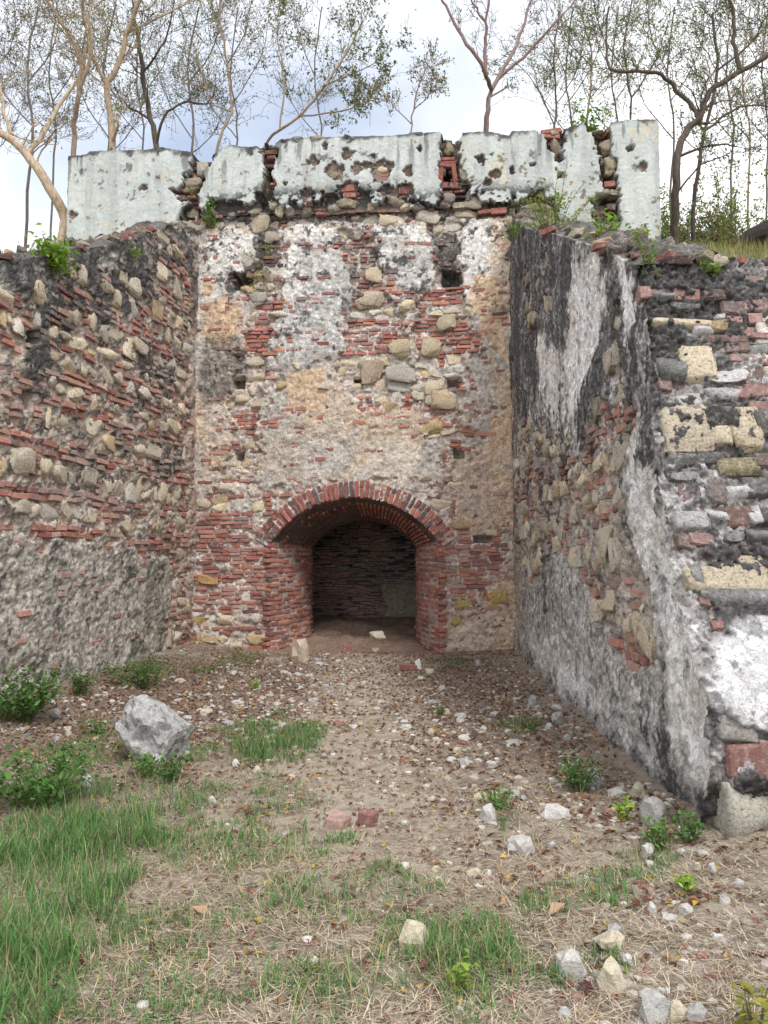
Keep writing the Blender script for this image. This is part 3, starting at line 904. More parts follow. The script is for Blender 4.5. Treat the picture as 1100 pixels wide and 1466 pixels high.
def closing_faces(wall, s0, s1, ztop, zbot, thick, parent, mat, col, name, ends=(True, True), n=60):
    """ends and rear of a wall block"""
    acc = Acc()
    for s, flip, do in ((s0, True, ends[0]), (s1, False, ends[1])):
        if not do: continue
        z = np.linspace(float(zbot(np.array(s))), float(ztop(np.array(s))) + 0.005, n)
        q = np.linspace(0.02, -thick, 8)
        ZZ, QQ = np.meshgrid(z, q)
        V = wall.P(np.full(ZZ.shape, s) + 0.012 * fbm(QQ * 1.0 + 3, ZZ, 6, 3, 61), ZZ, QQ).reshape(-1, 3)
        F = grid_faces(8, n)
        acc.add(V, F[:, ::-1] if flip else F, np.array(col) * (1 + 0.3 * fbm(QQ, ZZ, 5, 3, 62).reshape(-1, 1)))
    S = np.linspace(s0, s1, n)
    t = np.linspace(0, 1, 12)
    ZZ = zbot(S)[:, None] + (ztop(S) - 0.02 - zbot(S))[:, None] * t
    V = wall.P(np.repeat(S[:, None], 12, 1), ZZ, -thick + 0 * ZZ).reshape(-1, 3)
    acc.add(V, grid_faces(n, 12)[:, ::-1], col)
    b = BASE[parent.name]
    return link(name, acc.mesh(name, mat, b), parent, b)


closing_faces(PAR, p_sl, p_sr, par_top, lambda S: par_bot(S) - 0.2, 0.56, parapet, M_paint, (0.5, 0.53, 0.51), "rear_face")

# ---------------- left wing wall
left_top = profile(LEFT, [(-260, 440), (-80, 388), (0, 374), (30, 370), (58, 366), (85, 362), (98, 352), (125, 354), (150, 352), (156, 345), (190, 342), (200, 335), (225, 333), (240, 322), (262, 319), (285, 330)])
L_LOW = [(-60, 780), (0, 772), (60, 778), (130, 782), (200, 790), (240, 800), (252, 850), (236, 900), (250, 960), (-60, 1100)]
L_HOLES = [rect_px(43, 572, 18, 26), rect_px(48, 482, 8, 18)]


def left_fields(S, Z):
    S = np.asarray(S, float); Z = np.asarray(Z, float)
    n_a, n_b, n_c = fbm(S, Z, 1.7, 4, 101), fbm(S, Z, 6.5, 4, 102), fbm(S, Z, 24, 3, 103)
    n_r = fbm(S, Z, 11, 5, 109, 0.8)
    low = patch(LEFT, L_LOW, S, Z, 0.16, 0.08, 104, 3)
    zt = left_top(S)
    topband = smooth(Z - zt + 0.42 + 0.25 * n_a, 0.08)
    cor = smooth(S - (LEFT_LEN - 0.30) + 0.16 * n_b, 0.06) * smooth(Z - 1.75 + 0.2 * n_b, 0.1)
    blacktop = patch(LEFT, [(60, 355), (280, 325), (282, 380), (250, 400), (215, 410), (150, 440), (100, 490), (50, 540), (42, 430), (0, 385), (-50, 370)], S, Z, 0.18, 0.15, 105, 2.5)
    f = -0.60 + 1.5 * low + 0.75 * topband + 1.2 * cor + 0.42 * blacktop
    f = f + 0.42 * n_a + 0.4 * n_b + 0.42 * n_r
    pl = smooth(f, 0.10)
    hp = 0.014 + flakes(S, Z, 108, 7, 3, 0.018) + 0.007 * n_c
    hm = -0.022 + 0.034 * n_b + 0.02 * n_c
    h = hm * (1 - pl) + hp * pl
    hole = np.zeros(S.shape)
    for p in L_HOLES: hole = np.maximum(hole, smooth(sd_poly(S, Z, LEFT.poly(p)), 0.02))
    plc = np.zeros(S.shape + (3,)) + [0.55, 0.51, 0.455]
    plc = mixc(plc, [0.72, 0.65, 0.56], smooth(n_b, 0.4) * 0.7)
    plc = mixc(plc, [0.22, 0.21, 0.205], smooth(n_b + 0.6 * n_c - 0.25, 0.2) * 0.5)
    plc = mixc(plc, [0.50, 0.365, 0.285], cor * smooth(n_a * 0.5 + (5.6 - Z) * 0.3, 0.5) * 0.8)
    plc = mixc(plc, [0.44, 0.43, 0.40], patch(LEFT, [(-100, 360), (22, 368), (30, 400), (28, 440), (-100, 420)], S, Z, 0.04, 0.04, 110))
    mo = np.zeros(S.shape + (3,)) + [0.52, 0.42, 0.35]
    mo = mixc(mo, [0.64, 0.57, 0.49], smooth(n_b, 0.4) * 0.7)
    col = mo * (1 - pl[..., None]) + plc * pl[..., None]
    streak = fbm(S * 5, Z * 0.8, 1, 4, 111)
    mould = blacktop * (0.92 + 0.6 * n_b) + 0.8 * smooth(n_a + 0.5 * n_b - 0.42, 0.25) * smooth(Z - 2.4, 0.8) + 0.28 * (1 - pl) * smooth(Z - 2.4, 0.6) * smooth(n_b + 0.5 * n_c, 0.3) + low * 0.34 * smooth(streak + 0.4 * n_c - 0.25, 0.2)
    mould = mould + 0.5 * smooth(Z - zt + 0.12 + 0.08 * n_b, 0.06) + 0.35 * smooth(n_c + n_b - 0.65, 0.15)
    mould = np.clip(mould * (0.6 + 0.65 * smooth(n_r, 0.4)) + 0.4 * smooth(n_r - 0.35, 0.15), 0, 0.92)
    col = mixc(col, MOULD, mould)
    green = low * smooth(S - (LEFT_LEN - 2.2), 0.3) * smooth(n_b - 0.1, 0.2) * 0.35
    col = mixc(col, [0.10, 0.14, 0.06], green)
    return dict(h=h, push=0.03 * fbm(S, Z, 0.9, 3, 131), hole=hole, col=col, mould=np.clip(mould * 0.95, 0, 1), plaster=pl, wash=0.15 + 0.25 * smooth(n_a - 0.1, 0.3))


left_wall = thing("wing_wall", tuple(LEFT.P(LEFT_LEN / 2, 0.0)), "flank wall of cream stones between thin red brick courses, beside the boulder", "wall")
dd = np.geomspace(5.0, 12.3, 330); Sl = LEFT_LEN - (12.3 - dd); Sl = np.clip(Sl, 0.0, None); Sl = np.unique(np.concatenate([Sl, [LEFT_LEN + 0.02]]))
sheet(LEFT, Sl, lambda S: S * 0 - 0.35, left_top, 400, left_fields, "plaster_face", M_plaster, left_wall, cap=(0.6, 24), capcol=(0.10, 0.09, 0.085))


def left_rows(z, r):
    global LSEQ
    LSEQ = LSEQ - 1 if LSEQ > 0 else int(r.integers(1, 4))
    return r.uniform(0.15, 0.29) if LSEQ == 0 else 0


LSEQ = 2


def left_expose(S, Z, kind):
    pl = left_fields(S, Z)['plaster']
    return (1.1 - 1.12 * pl) if kind == 's' else (1.0 - 0.90 * pl)


lb, ls = lay(LEFT, 0.0, LEFT_LEN - 0.05, 0.1, 6.9, left_expose, left_fields, 31, left_rows, ok=lambda S, Z, w: (Z < left_top(S) - 0.05) & (S + w / 2 < LEFT_LEN + 0.03), stone_share=0.66,
             stone_proud=(0.0, 0.055), stone_mould=0.42, proud=(-0.02, 0.03), brick_h=0.055, joint=0.02, stone_w=(0.09, 0.40), wobble=0.07, missing=0.12)
place_pieces(left_wall, "brick", lb, BRICKS, ME_BRICK, M_brick_j)
place_pieces(left_wall, "stone", ls, STONES, ME_STONE, M_stone_j)
closing_faces(LEFT, 0.0, LEFT_LEN, left_top, lambda S: S * 0 - 0.3, 0.6, left_wall, M_plaster, (0.3, 0.27, 0.24), "rear_face", (True, False))

# ---------------- right wing wall: long side and battered front
R_EDGE = [(916, 381), (926, 440), (936, 520), (943, 580), (954, 680), (966, 750), (980, 830), (1000, 900), (1020, 960), (1032, 1010), (1040, 1090), (1042, 1120), (1030, 1165), (1016, 1195), (1014, 1215)]
eq = [RIGHT.uv(*p) for p in R_EDGE]; eq = sorted([(z, s) for s, z in eq])
e_z = np.array([a for a, _ in eq]); e_s = np.array([b for _, b in eq])
def edge_s(Z): return np.interp(Z, e_z, e_s)


R_LEN = float(e_s.max())
rt = []
for p in [(722, 306), (731, 306), (745, 318), (760, 328), (790, 334), (820, 341), (845, 350), (862, 356), (885, 368), (905, 376), (916, 381)]:
    s_, z_ = RIGHT.uv(*p); rt.append((s_ / edge_s(z_) * R_LEN, z_))
rt = sorted(rt); rt_s = np.array([a for a, _ in rt]); rt_z = np.array([b for _, b in rt])
def right_top(S): return np.interp(S, rt_s, rt_z)


R_BARE = [
    [(748, 600), (790, 610), (830, 640), (872, 560), (905, 600), (890, 690), (905, 780), (925, 870), (905, 920), (872, 900), (840, 850), (800, 800), (760, 840), (742, 800), (738, 700)],
    [(872, 420), (886, 440), (900, 560), (885, 600), (872, 520)],
    [(742, 380), (758, 380), (772, 470), (755, 500)],
    [(776, 350), (786, 360), (792, 430), (782, 450)],
    [(840, 820), (880, 830), (920, 860), (930, 940), (900, 945), (860, 900)],
]
R_WHITE = [
    [(826, 372), (858, 372), (866, 430), (850, 520), (830, 570), (815, 600), (800, 560), (812, 470)],
    [(770, 480), (800, 500), (812, 560), (806, 640), (795, 600), (778, 560)],
    [(890, 372), (912, 400), (912, 470), (900, 500), (893, 440)],
    [(760, 960), (800, 1000), (880, 1060), (930, 1100), (920, 1070), (860, 1000), (800, 930), (760, 900)],
    [(893, 640), (935, 700), (965, 780), (995, 900), (1025, 1000), (1038, 1110), (985, 1110), (955, 1040), (945, 940), (925, 850), (900, 760)],
]
R_BLACK = [
    ([(725, 300), (920, 378), (935, 560), (945, 680), (925, 700), (905, 560), (880, 480), (865, 560), (840, 640), (800, 500), (770, 560), (750, 620), (728, 520)], 0.95),
    ([(770, 700), (795, 690), (800, 860), (790, 900), (772, 850)], 0.35),
    ([(940, 1060), (1040, 1110), (1040, 1200), (990, 1190)], 0.55),
    ([(880, 900), (930, 960), (980, 1120), (930, 1090), (880, 1000)], 0.22),
]


def right_fields(S, Z):
    S = np.asarray(S, float); Z = np.asarray(Z, float)
    n_a, n_b, n_c, n_d = fbm(S, Z, 1.6, 4, 141), fbm(S, Z, 6, 4, 142), fbm(S, Z, 22, 3, 143), fbm(S, Z, 55, 2, 144)
    streak = fbm(S * 6, Z * 0.9, 1, 4, 145)
    n_r = fbm(S, Z, 11, 5, 152, 0.8)
    st2 = fbm(S * 9, Z * 1.1, 1, 5, 153, 0.7)
    f = 0.58 + 0 * S
    for p in R_BARE: f = f - 1.15 * patch(RIGHT, p, S, Z, 0.15, 0.08, 146, 4)
    wh = np.zeros(S.shape)
    for p in R_WHITE: wh = np.maximum(wh, patch(RIGHT, p, S, Z, 0.14, 0.06, 147, 5))
    f = f + 0.5 * wh
    f = f + 0.35 * n_a + 0.42 * n_b + 0.40 * n_r
    pl = smooth(f, 0.10)
    hp = 0.014 + flakes(S, Z, 148, 6, 3, 0.016) + 0.006 * n_c
    hm = -0.024 + 0.034 * n_b + 0.02 * n_c
    h = hm * (1 - pl) + hp * pl
    hole = np.zeros(S.shape)
    plc = np.zeros(S.shape + (3,)) + [0.60, 0.57, 0.535]
    plc = mixc(plc, [0.72, 0.695, 0.67], smooth(n_b, 0.4) * 0.75)
    plc = mixc(plc, [0.20, 0.20, 0.205], smooth(n_c + 0.5 * n_d - 0.12, 0.25) * 0.55 * (1 - 0.7 * wh))
    plc = mixc(plc, [0.92, 0.91, 0.91], wh * smooth(n_b + 0.7 + 0.3 * n_c, 0.3))
    plc = mixc(plc, [0.66, 0.58, 0.52], wh * smooth(n_a, 0.4) * 0.5)
    near_back = smooth(0.55 - S + 0.2 * n_b, 0.2)
    plc = mixc(plc, [0.52, 0.395, 0.30], near_back * smooth(4.9 - Z + 0.5 * n_a, 0.5) * 0.75)
    mo = np.zeros(S.shape + (3,)) + [0.46, 0.38, 0.33]
    mo = mixc(mo, [0.62, 0.56, 0.50], smooth(n_b, 0.4) * 0.7)
    col = mo * (1 - pl[..., None]) + plc * pl[..., None]
    bl = np.zeros(S.shape)
    for p, k in R_BLACK: bl = np.maximum(bl, k * patch(RIGHT, p, S, Z, 0.25, 0.15, 149, 3))
    mould = bl * (1 - 0.8 * wh) * (0.85 + 0.5 * smooth(streak + 0.4 * n_c, 0.3)) - 0.8 * bl * smooth(st2 * 0.8 + n_r * 0.6 - 0.05, 0.14)
    mould = mould + (0.30 + 0.25 * smooth(Z - 2.6, 0.8)) * smooth(streak + 0.5 * n_b - 0.55, 0.15) + 0.35 * smooth(n_c + n_b - 0.75, 0.15)
    mould = mould + 0.55 * smooth(0.22 - Z + 0.18 * n_b, 0.12)
    mould = mould + 0.7 * smooth(st2 + 0.35 * n_r - 0.26, 0.2) * smooth(Z - 1.8, 0.9) * (1 - 0.7 * wh) + 0.5 * smooth(n_r - 0.36, 0.15) * (1 - 0.65 * wh)
    mould = np.clip(mould, 0, 0.93)
    col = mixc(col, MOULD, mould)
    return dict(h=h, push=0.035 * fbm(S, Z, 0.9, 3, 151), hole=hole, col=col, mould=np.clip(mould * 0.85, 0, 1), plaster=pl, wash=0.15 + 0.25 * smooth(n_a - 0.1, 0.3))


right_wall = thing("wing_wall", tuple(RIGHT.P(R_LEN * 0.9, 0.0, -0.4)), "black-streaked flank wall with white lime plaster and a battered front of big blocks", "wall")


def sheet_right():
    depth = np.geomspace(12.2, 3.75, 520); a = (12.2 - depth) / (12.2 - 3.75)
    S = a * R_LEN; nz = 360; t = np.linspace(0, 1, nz)
    ZZ = -0.3 + (right_top(S) + 0.3)[:, None] * t[None, :]
    SS = a[:, None] * edge_s(ZZ)
    SS[0, :] -= 0.03
    f = right_fields(SS, ZZ)
    rnd = smooth(SS - edge_s(ZZ) + 0.05, 0.05) * 0.03            # worn arris
    V = RIGHT.P(SS, ZZ, f['h'] + f['push'] - rnd); C = f['col']
    k = 34; q = np.linspace(0, 1, k + 1)[1:]
    Sc = np.repeat(SS[:, -1:], k, 1); Q = np.repeat(q[None], len(S), 0)
    zc = ZZ[:, -1:] + 0.03 * np.sin(Q * math.pi) + 0.09 * fbm(Sc, Q * 0.65, 4, 4, 157) * smooth(Q - 0.1, 0.1)
    V = np.concatenate([V, RIGHT.P(Sc, zc, (f['h'] + f['push'])[:, -1:] - 0.65 * Q)], 1)
    C = np.concatenate([C, np.array([0.13, 0.12, 0.11]) * (1 + 0.6 * fbm(Sc, Q, 6, 3, 158)[..., None])], 1)
    b = BASE[right_wall.name]
    me = mesh_np("plaster_face", V.reshape(-1, 3) - b, grid_faces(len(S), nz + k), M_plaster, C.reshape(-1, 3), True)
    link("plaster_face", me, right_wall, b)


sheet_right()


def right_expose(S, Z, kind):
    pl = right_fields(S, Z)['plaster']
    return (1.1 - 1.15 * pl) if kind == 's' else (1.0 - 1.0 * pl)


def right_rows(z, r):
    return r.uniform(0.16, 0.28) if r.random() < 0.42 else 0


rb, rs = lay(RIGHT, 0.05, R_LEN, 0.15, 6.8, right_expose, right_fields, 41, right_rows,
             ok=lambda S, Z, w: (S + w / 2 < edge_s(Z) - 0.04) & (Z < np.interp(S, rt_s * edge_s(rt_z) / R_LEN, rt_z) - 0.06), stone_proud=(0.0, 0.055), proud=(-0.03, 0.02), brick_h=0.055, joint=0.02, wobble=0.09, missing=0.25)

# front face: u runs to the right, its batter is the push of the profile
e_top = RIGHT.P(edge_s(3.5), 0.0)
FRONT = Wall((e_top[0], e_top[1]), (math.cos(0.03), -math.sin(0.03)), (-math.sin(0.03), -math.cos(0.03)))
FW = 3.2
_, z_ft = RIGHT.uv(916, 381)


def front_push(Z): return np.interp(Z, e_z, e_s - edge_s(3.5))


def f_uv(px, py):
    """where a point of the photograph lies on the battered face"""
    z = 1.5
    for _ in range(12):
        d = ray(px, py); y = e_top[1] - float(front_push(z)); q = EYE + d * (y / d[1]); z = q[2]
    return float(np.dot(q - FRONT.p0, FRONT.u)), float(z)


F_PLASTER = [f_uv(*p) for p in [(1028, 925), (1060, 905), (1110, 885), (1300, 880), (1300, 1060), (1110, 1040), (1072, 1036), (1050, 1008), (1036, 985)]]


def front_fields(S, Z):
    S = np.asarray(S, float); Z = np.asarray(Z, float)
    n_a, n_b, n_c, n_d = fbm(S, Z, 2.2, 4, 161), fbm(S, Z, 7, 4, 162), fbm(S, Z, 26, 3, 163), fbm(S, Z, 70, 2, 164)
    pl = smooth(sd_poly(S, Z, F_PLASTER) + 0.07 * n_b, 0.02)
    top = smooth(Z - z_ft + 0.45 + 0.15 * n_a, 0.15)
    h = pl * (0.05 + 0.006 * n_c) + (1 - pl) * (-0.008 + 0.030 * n_b + 0.026 * n_c + 0.012 * n_d)
    h = h - 0.05 * smooth(0.05 - S, 0.05)
    col = np.zeros(S.shape + (3,)) + [0.36, 0.335, 0.325]
    col = mixc(col, [0.66, 0.64, 0.635], smooth(n_b + 0.3 * n_c - 0.02, 0.25) * 0.85)
    col = mixc(col, [0.22, 0.12, 0.10], smooth(n_a - 0.3, 0.2) * 0.5)
    col = mixc(col, [0.62, 0.615, 0.625], pl * smooth(n_b + 0.9, 0.3))
    mould = smooth(n_a + 0.5 * n_b - 0.02 + 0.5 * top + 0.3 * n_c, 0.22) * 0.88 * (1 - pl) + 0.6 * pl * smooth(n_b + 0.5 * n_c - 0.55, 0.12)
    mould = np.clip(mould + 0.55 * top, 0, 0.92)
    col = mixc(col, MOULD, mould)
    return dict(h=h, push=front_push(Z), hole=np.zeros(S.shape), col=col, mould=mould * 0.7, plaster=pl, wash=0.1 + 0 * S)


def sheet_front():
    S = np.concatenate([np.linspace(0, 1.15, 150), np.linspace(1.17, FW, 60)]); nz = 380
    Z = np.linspace(-0.3, z_ft + 0.01, nz)
    zt = z_ft + 0.02 * fbm(S, S * 0, 3, 3, 171) + 0.04 * smooth(S - 0.2, 0.2)
    SS = np.repeat(S[:, None], nz, 1); ZZ = -0.3 + (zt + 0.3)[:, None] * np.linspace(0, 1, nz)
    f = front_fields(SS, ZZ)
    tx = (edge_s(ZZ) - edge_s(3.5)) * (-vR[0])
    V = FRONT.P(SS + tx - 0.02, ZZ, f['h'] + f['push']); C = f['col']
    k = 30; q = np.linspace(0, 1, k + 1)[1:]; Q = np.repeat(q[None], len(S), 0); Sc = np.repeat(S[:, None], k, 1)
    zc = zt[:, None] + 0.10 * Q + 0.09 * fbm(Sc, Q * 0.6, 4, 4, 172) * smooth(Q - 0.1, 0.1)
    V = np.concatenate([V, FRONT.P(Sc, zc, (f['h'] + f['push'])[:, -1:] - 0.6 * Q)], 1)
    C = np.concatenate([C, np.array([0.13, 0.115, 0.105]) * (1 + 0.6 * fbm(Sc, Q, 6, 3, 173)[..., None])], 1)
    b = BASE[right_wall.name]
    link("front_face", mesh_np("front_face", V.reshape(-1, 3) - b, grid_faces(len(S), nz + k), M_plaster, C.reshape(-1, 3), True), right_wall, b)


sheet_front()
CREAM, GREYW, SLATE, DARK = (0.62, 0.53, 0.39), (0.58, 0.57, 0.575), (0.17, 0.175, 0.18), (0.075, 0.07, 0.068)
RED, PINK, BROWN = (0.27, 0.13, 0.115), (0.34, 0.19, 0.17), (0.14, 0.085, 0.07)
F_PIECES = [  # measured in a 3.185x enlargement whose corner is (900,340)
    (105, 262, 90, 50, 'b', RED), (160, 290, 95, 45, 's', (0.32, 0.33, 0.33)), (263, 275, 95, 55, 'b', RED), (390, 275, 80, 50, 'b', BROWN), (275, 335, 130, 45, 's', SLATE), (575, 328, 90, 52, 'b', PINK), (480, 330, 90, 60, 'b', BROWN), (255, 415, 240, 58, 's', CREAM),
    (405, 420, 85, 60, 's', (0.45, 0.33, 0.18)), (340, 448, 85, 50, 's', GREYW), (480, 390, 60, 35, 'b', PINK), (575, 385, 55, 40, 'b', PINK), (415, 383, 40, 28, 's', GREYW), (520, 442, 75, 40, 'b', PINK), (610, 464, 90, 26, 'b', PINK), (435, 476, 175, 28, 'b', BROWN), (640, 330, 60, 60, 'b', BROWN), (650, 410, 70, 50, 's', SLATE),
    (500, 512, 85, 45, 'b', BROWN), (580, 535, 140, 55, 's', (0.34, 0.35, 0.33)), (530, 567, 115, 34, 'b', PINK), (322, 590, 150, 150, 's', CREAM), (205, 620, 130, 120, 's', SLATE), (450, 637, 165, 88, 's', GREYW), (575, 650, 70, 85, 'b', BROWN), (635, 640, 60, 55, 's', CREAM), (170, 682, 50, 44, 'b', RED), (285, 768, 95, 70, 's', GREYW),
    (430, 742, 160, 70, 's', GREYW), (510, 722, 55, 40, 'b', PINK), (585, 712, 100, 48, 'b', PINK), (610, 790, 110, 50, 'b', PINK), (268, 890, 195, 205, 's', CREAM), (440, 850, 140, 120, 's', DARK), (535, 890, 130, 180, 's', CREAM), (425, 920, 90, 80, 's', CREAM), (630, 880, 100, 170, 's', DARK),
    (290, 1030, 255, 62, 's', SLATE), (500, 1068, 170, 72, 's', (0.36, 0.31, 0.19)), (620, 1030, 80, 60, 'b', BROWN), (280, 1190, 90, 100, 'b', BROWN), (400, 1190, 80, 112, 's', (0.24, 0.19, 0.18)), (255, 1100, 120, 70, 's', (0.33, 0.33, 0.33)), (600, 1160, 120, 90, 's', SLATE), (510, 1190, 110, 60, 's', GREYW),
    (505, 1290, 100, 90, 'b', BROWN), (575, 1290, 60, 85, 's', GREYW), (480, 1382, 85, 72, 's', (0.36, 0.36, 0.36)), (335, 1395, 95, 50, 'b', PINK), (595, 1392, 95, 65, 's', SLATE), (300, 1320, 150, 80, 's', (0.40, 0.40, 0.40)), (400, 1300, 90, 60, 's', GREYW), (260, 1400, 60, 60, 'b', BROWN),
]
F_PIX = [(900 + x / 3.185, 340 + y / 3.185, w / 3.185, h / 3.185, k, c) for x, y, w, h, k, c in F_PIECES]
F_PIX += [(1047, 831, 108, 56, 's', CREAM), (1010, 870, 12, 14, 'b', RED), (1030, 905, 14, 12, 'b', RED), (1032, 958, 14, 16, 'b', RED), (1045, 872, 60, 30, 's', SLATE), (1090, 872, 50, 30, 's', (0.3, 0.3, 0.31)), (1068, 1092, 40, 40, 'b', (0.25, 0.10, 0.08)), (1100, 1090, 22, 42, 'b', (0.25, 0.10, 0.08)),
          (1140, 1150, 60, 80, 's', (0.36, 0.35, 0.32)), (1000, 835, 16, 30, 's', (0.4, 0.4, 0.4)), (1060, 1050, 50, 30, 's', (0.45, 0.42, 0.40)), (1110, 1052, 46, 26, 's', (0.42, 0.40, 0.38))]
rf = []
for px, py, w, h, kind, c in F_PIX:
    s_, z_ = f_uv(px, py)
    p = FRONT.P(s_, z_, float(front_push(z_)))
    k = np.linalg.norm(p - EYE) / FPX
    slope = float(front_push(z_ - 0.15) - front_push(z_ + 0.15)) / 0.3
    upv = np.array([0, 0, 1.0]) - FRONT.n * slope
    dpt = 0.14 if kind == 'b' else 0.24
    loc = p - FRONT.n * (dpt * 0.5 - (0.004 if kind == 'b' else 0.022))
    nrm = FRONT.n + np.array([0, 0, slope])
    m3 = piece_frame(loc, FRONT.u, nrm, upv, (w * k * 1.12, dpt, h * k * 1.14), rng.normal(0, 0.05), rng.normal(0, 0.04), 0)
    c2 = mixc(np.array(c) * rng.uniform(0.88, 1.1), MOULD, 0.45 * rng.random() * (1 if c[0] < 0.5 else 0.3))
    c2 = tuple(mixc(c2, np.array([0.5, 0.48, 0.47]), 0.15 * rng.random()))
    (rb if kind == 'b' else rf).append((loc, m3, c2))
# unseen remainder of the front, to the right of the picture
fb, fs = lay(FRONT, f_uv(1150, 700)[0], FW - 0.1, 0.2, z_ft - 0.1, lambda S, Z, k: 1.0 - front_fields(S, Z)['plaster'], front_fields, 51, lambda z, r: r.uniform(0.18, 0.28) if r.random() < 0.6 else 0)
place_pieces(right_wall, "brick", rb, BRICKS, ME_BRICK, M_brick_j)
s_, z_ = f_uv(1070, 1152); p = FRONT.P(s_, z_, float(front_push(z_))); k = np.linalg.norm(p - EYE) / FPX
rs.append((p - FRONT.n * 0.10, piece_frame(p, FRONT.u, FRONT.n, (0, 0, 1), (84 * k, 0.34, 88 * k), -0.1, 0.2, 0.1), (0.50, 0.48, 0.41)))
place_pieces(right_wall, "stone", rf, BLOCKS, ME_BLOCK, M_stone_j)
place_pieces(right_wall, "stone", rs, STONES, ME_STONE, M_stone_j, 230)
for arr, shp, mt, nm in ((fb, BRICKS, M_brick_j, "brick"), (fs, STONES, M_stone_j, "stone")):
    place_pieces(right_wall, nm, arr, shp, None, mt, 0)
rubble_top(LEFT, left_wall, 1.5, LEFT_LEN - 0.1, left_top, 0.45, 60, 71, 0.62)
rubble_top(RIGHT, right_wall, 0.1, float(edge_s(z_ft)) - 0.1, lambda S: np.interp(S, rt_s * edge_s(rt_z) / R_LEN, rt_z), 0.6, 75, 72, 0.62)
rubble_top(FRONT, right_wall, 0.1, 2.6, lambda S: S * 0 + z_ft, 0.5, 40, 73, 0.6, 0.03)
rubble_top(PAR, parapet, p_sl + 0.3, p_sr - 0.1, lambda S: par_top(S) - 0.02, 0.4, 60, 74, 0.8)
# ------------------------------------------------------------------ the brick archway and its passage
archway = thing("brick_archway", tuple(BACK.P(a_c, 0.0)), "red brick segmental arch with rounded brick jambs leading into a dark passage", "archway")
Q1, Q2 = 1.45, 3.75                      # end of the splay, end wall
IN_HW = 0.90; IN_ZS = a_zs - 0.10; IN_ZC = a_zc - 0.30
DRIFT = -0.04


def splay(q):
    t = np.clip(1 - q / Q1, 0, 1) ** 1.7
    return IN_HW + (a_hw - IN_HW) * t


def axis(q): return a_c + DRIFT * np.minimum(q, Q1) / Q1 + 0.0 * q


def section(q):
    """half width, spring height, crown height"""
    t = float(np.clip(q / Q1, 0, 1))
    if q > Q1 + 0.05: return IN_HW + 0.45, IN_ZS, IN_ZC + 0.45
    return float(splay(q)), a_zs + (IN_ZS - a_zs) * t, a_zc + (IN_ZC - a_zc) * t ** 0.9


def sec_point(q, v):
    """v in 0..1 goes left foot, up, over, right foot"""
    hw, zs, zc = section(q)
    rise = zc - zs; R = (hw ** 2 + rise ** 2) / (2 * rise); half = math.asin(min(1, hw / R)); zo = zc - R
    if v < 0.3: return axis(q) - hw, -0.3 + (zs + 0.3) * v / 0.3
    if v > 0.7: return axis(q) + hw, -0.3 + (zs + 0.3) * (1 - v) / 0.3
    a = -half + 2 * half * (v - 0.3) / 0.4
    return axis(q) + R * math.sin(a), zo + R * math.cos(a)


qs = np.concatenate([np.linspace(0.0, Q1, 40), np.linspace(Q1 + 0.08, Q2 + 0.05, 30)]); vs = np.linspace(0, 1, 110)
V = []; C = []
for q in qs:
    for v in vs:
        s, z = sec_point(q, v)
        out = 0.010
        n = float(fbm(np.array(q * 1.0 + s * 0.3), np.array(z + v), 7, 3, 181))
        ds, dz = (s - axis(q)), (z - 1.0)
        L = math.hypot(ds, dz) + 1e-6
        k = out + 0.012 * n
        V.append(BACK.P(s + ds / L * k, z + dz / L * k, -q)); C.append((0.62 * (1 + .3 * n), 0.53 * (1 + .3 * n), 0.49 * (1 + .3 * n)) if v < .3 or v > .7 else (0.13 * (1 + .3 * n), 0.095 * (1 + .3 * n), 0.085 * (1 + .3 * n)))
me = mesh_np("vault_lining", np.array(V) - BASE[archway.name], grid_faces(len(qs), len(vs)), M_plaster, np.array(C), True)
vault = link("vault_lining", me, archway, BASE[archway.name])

UP = np.array([0, 0, 1.0])
ab = []; ring_b = []; soff_b = []
r = np.random.default_rng(5)
# pale bedding mortar behind the ring
acc = Acc(); aa_ = np.linspace(-a_half - 0.06, a_half + 0.06, 120); rr_ = np.linspace(0.03, RING + 0.05, 14)
AA, RR = np.meshgrid(aa_, rr_, indexing='ij')
Sm, Zm = a_c + (a_R + RR) * np.sin(AA), a_zo + (a_R + RR) * np.cos(AA)
nm_ = fbm(Sm, Zm, 14, 3, 183)
acc.add(BACK.P(Sm, Zm, 0.006 + 0.016 * nm_ - 0.03 * (RR > RING)).reshape(-1, 3), grid_faces(120, 14), np.array([0.52, 0.46, 0.42]) * (1 + 0.3 * nm_.reshape(-1, 1)))
arch_ring = link("arch_ring", acc.mesh("arch_ring", M_plaster, BASE[archway.name], True), archway, BASE[archway.name])
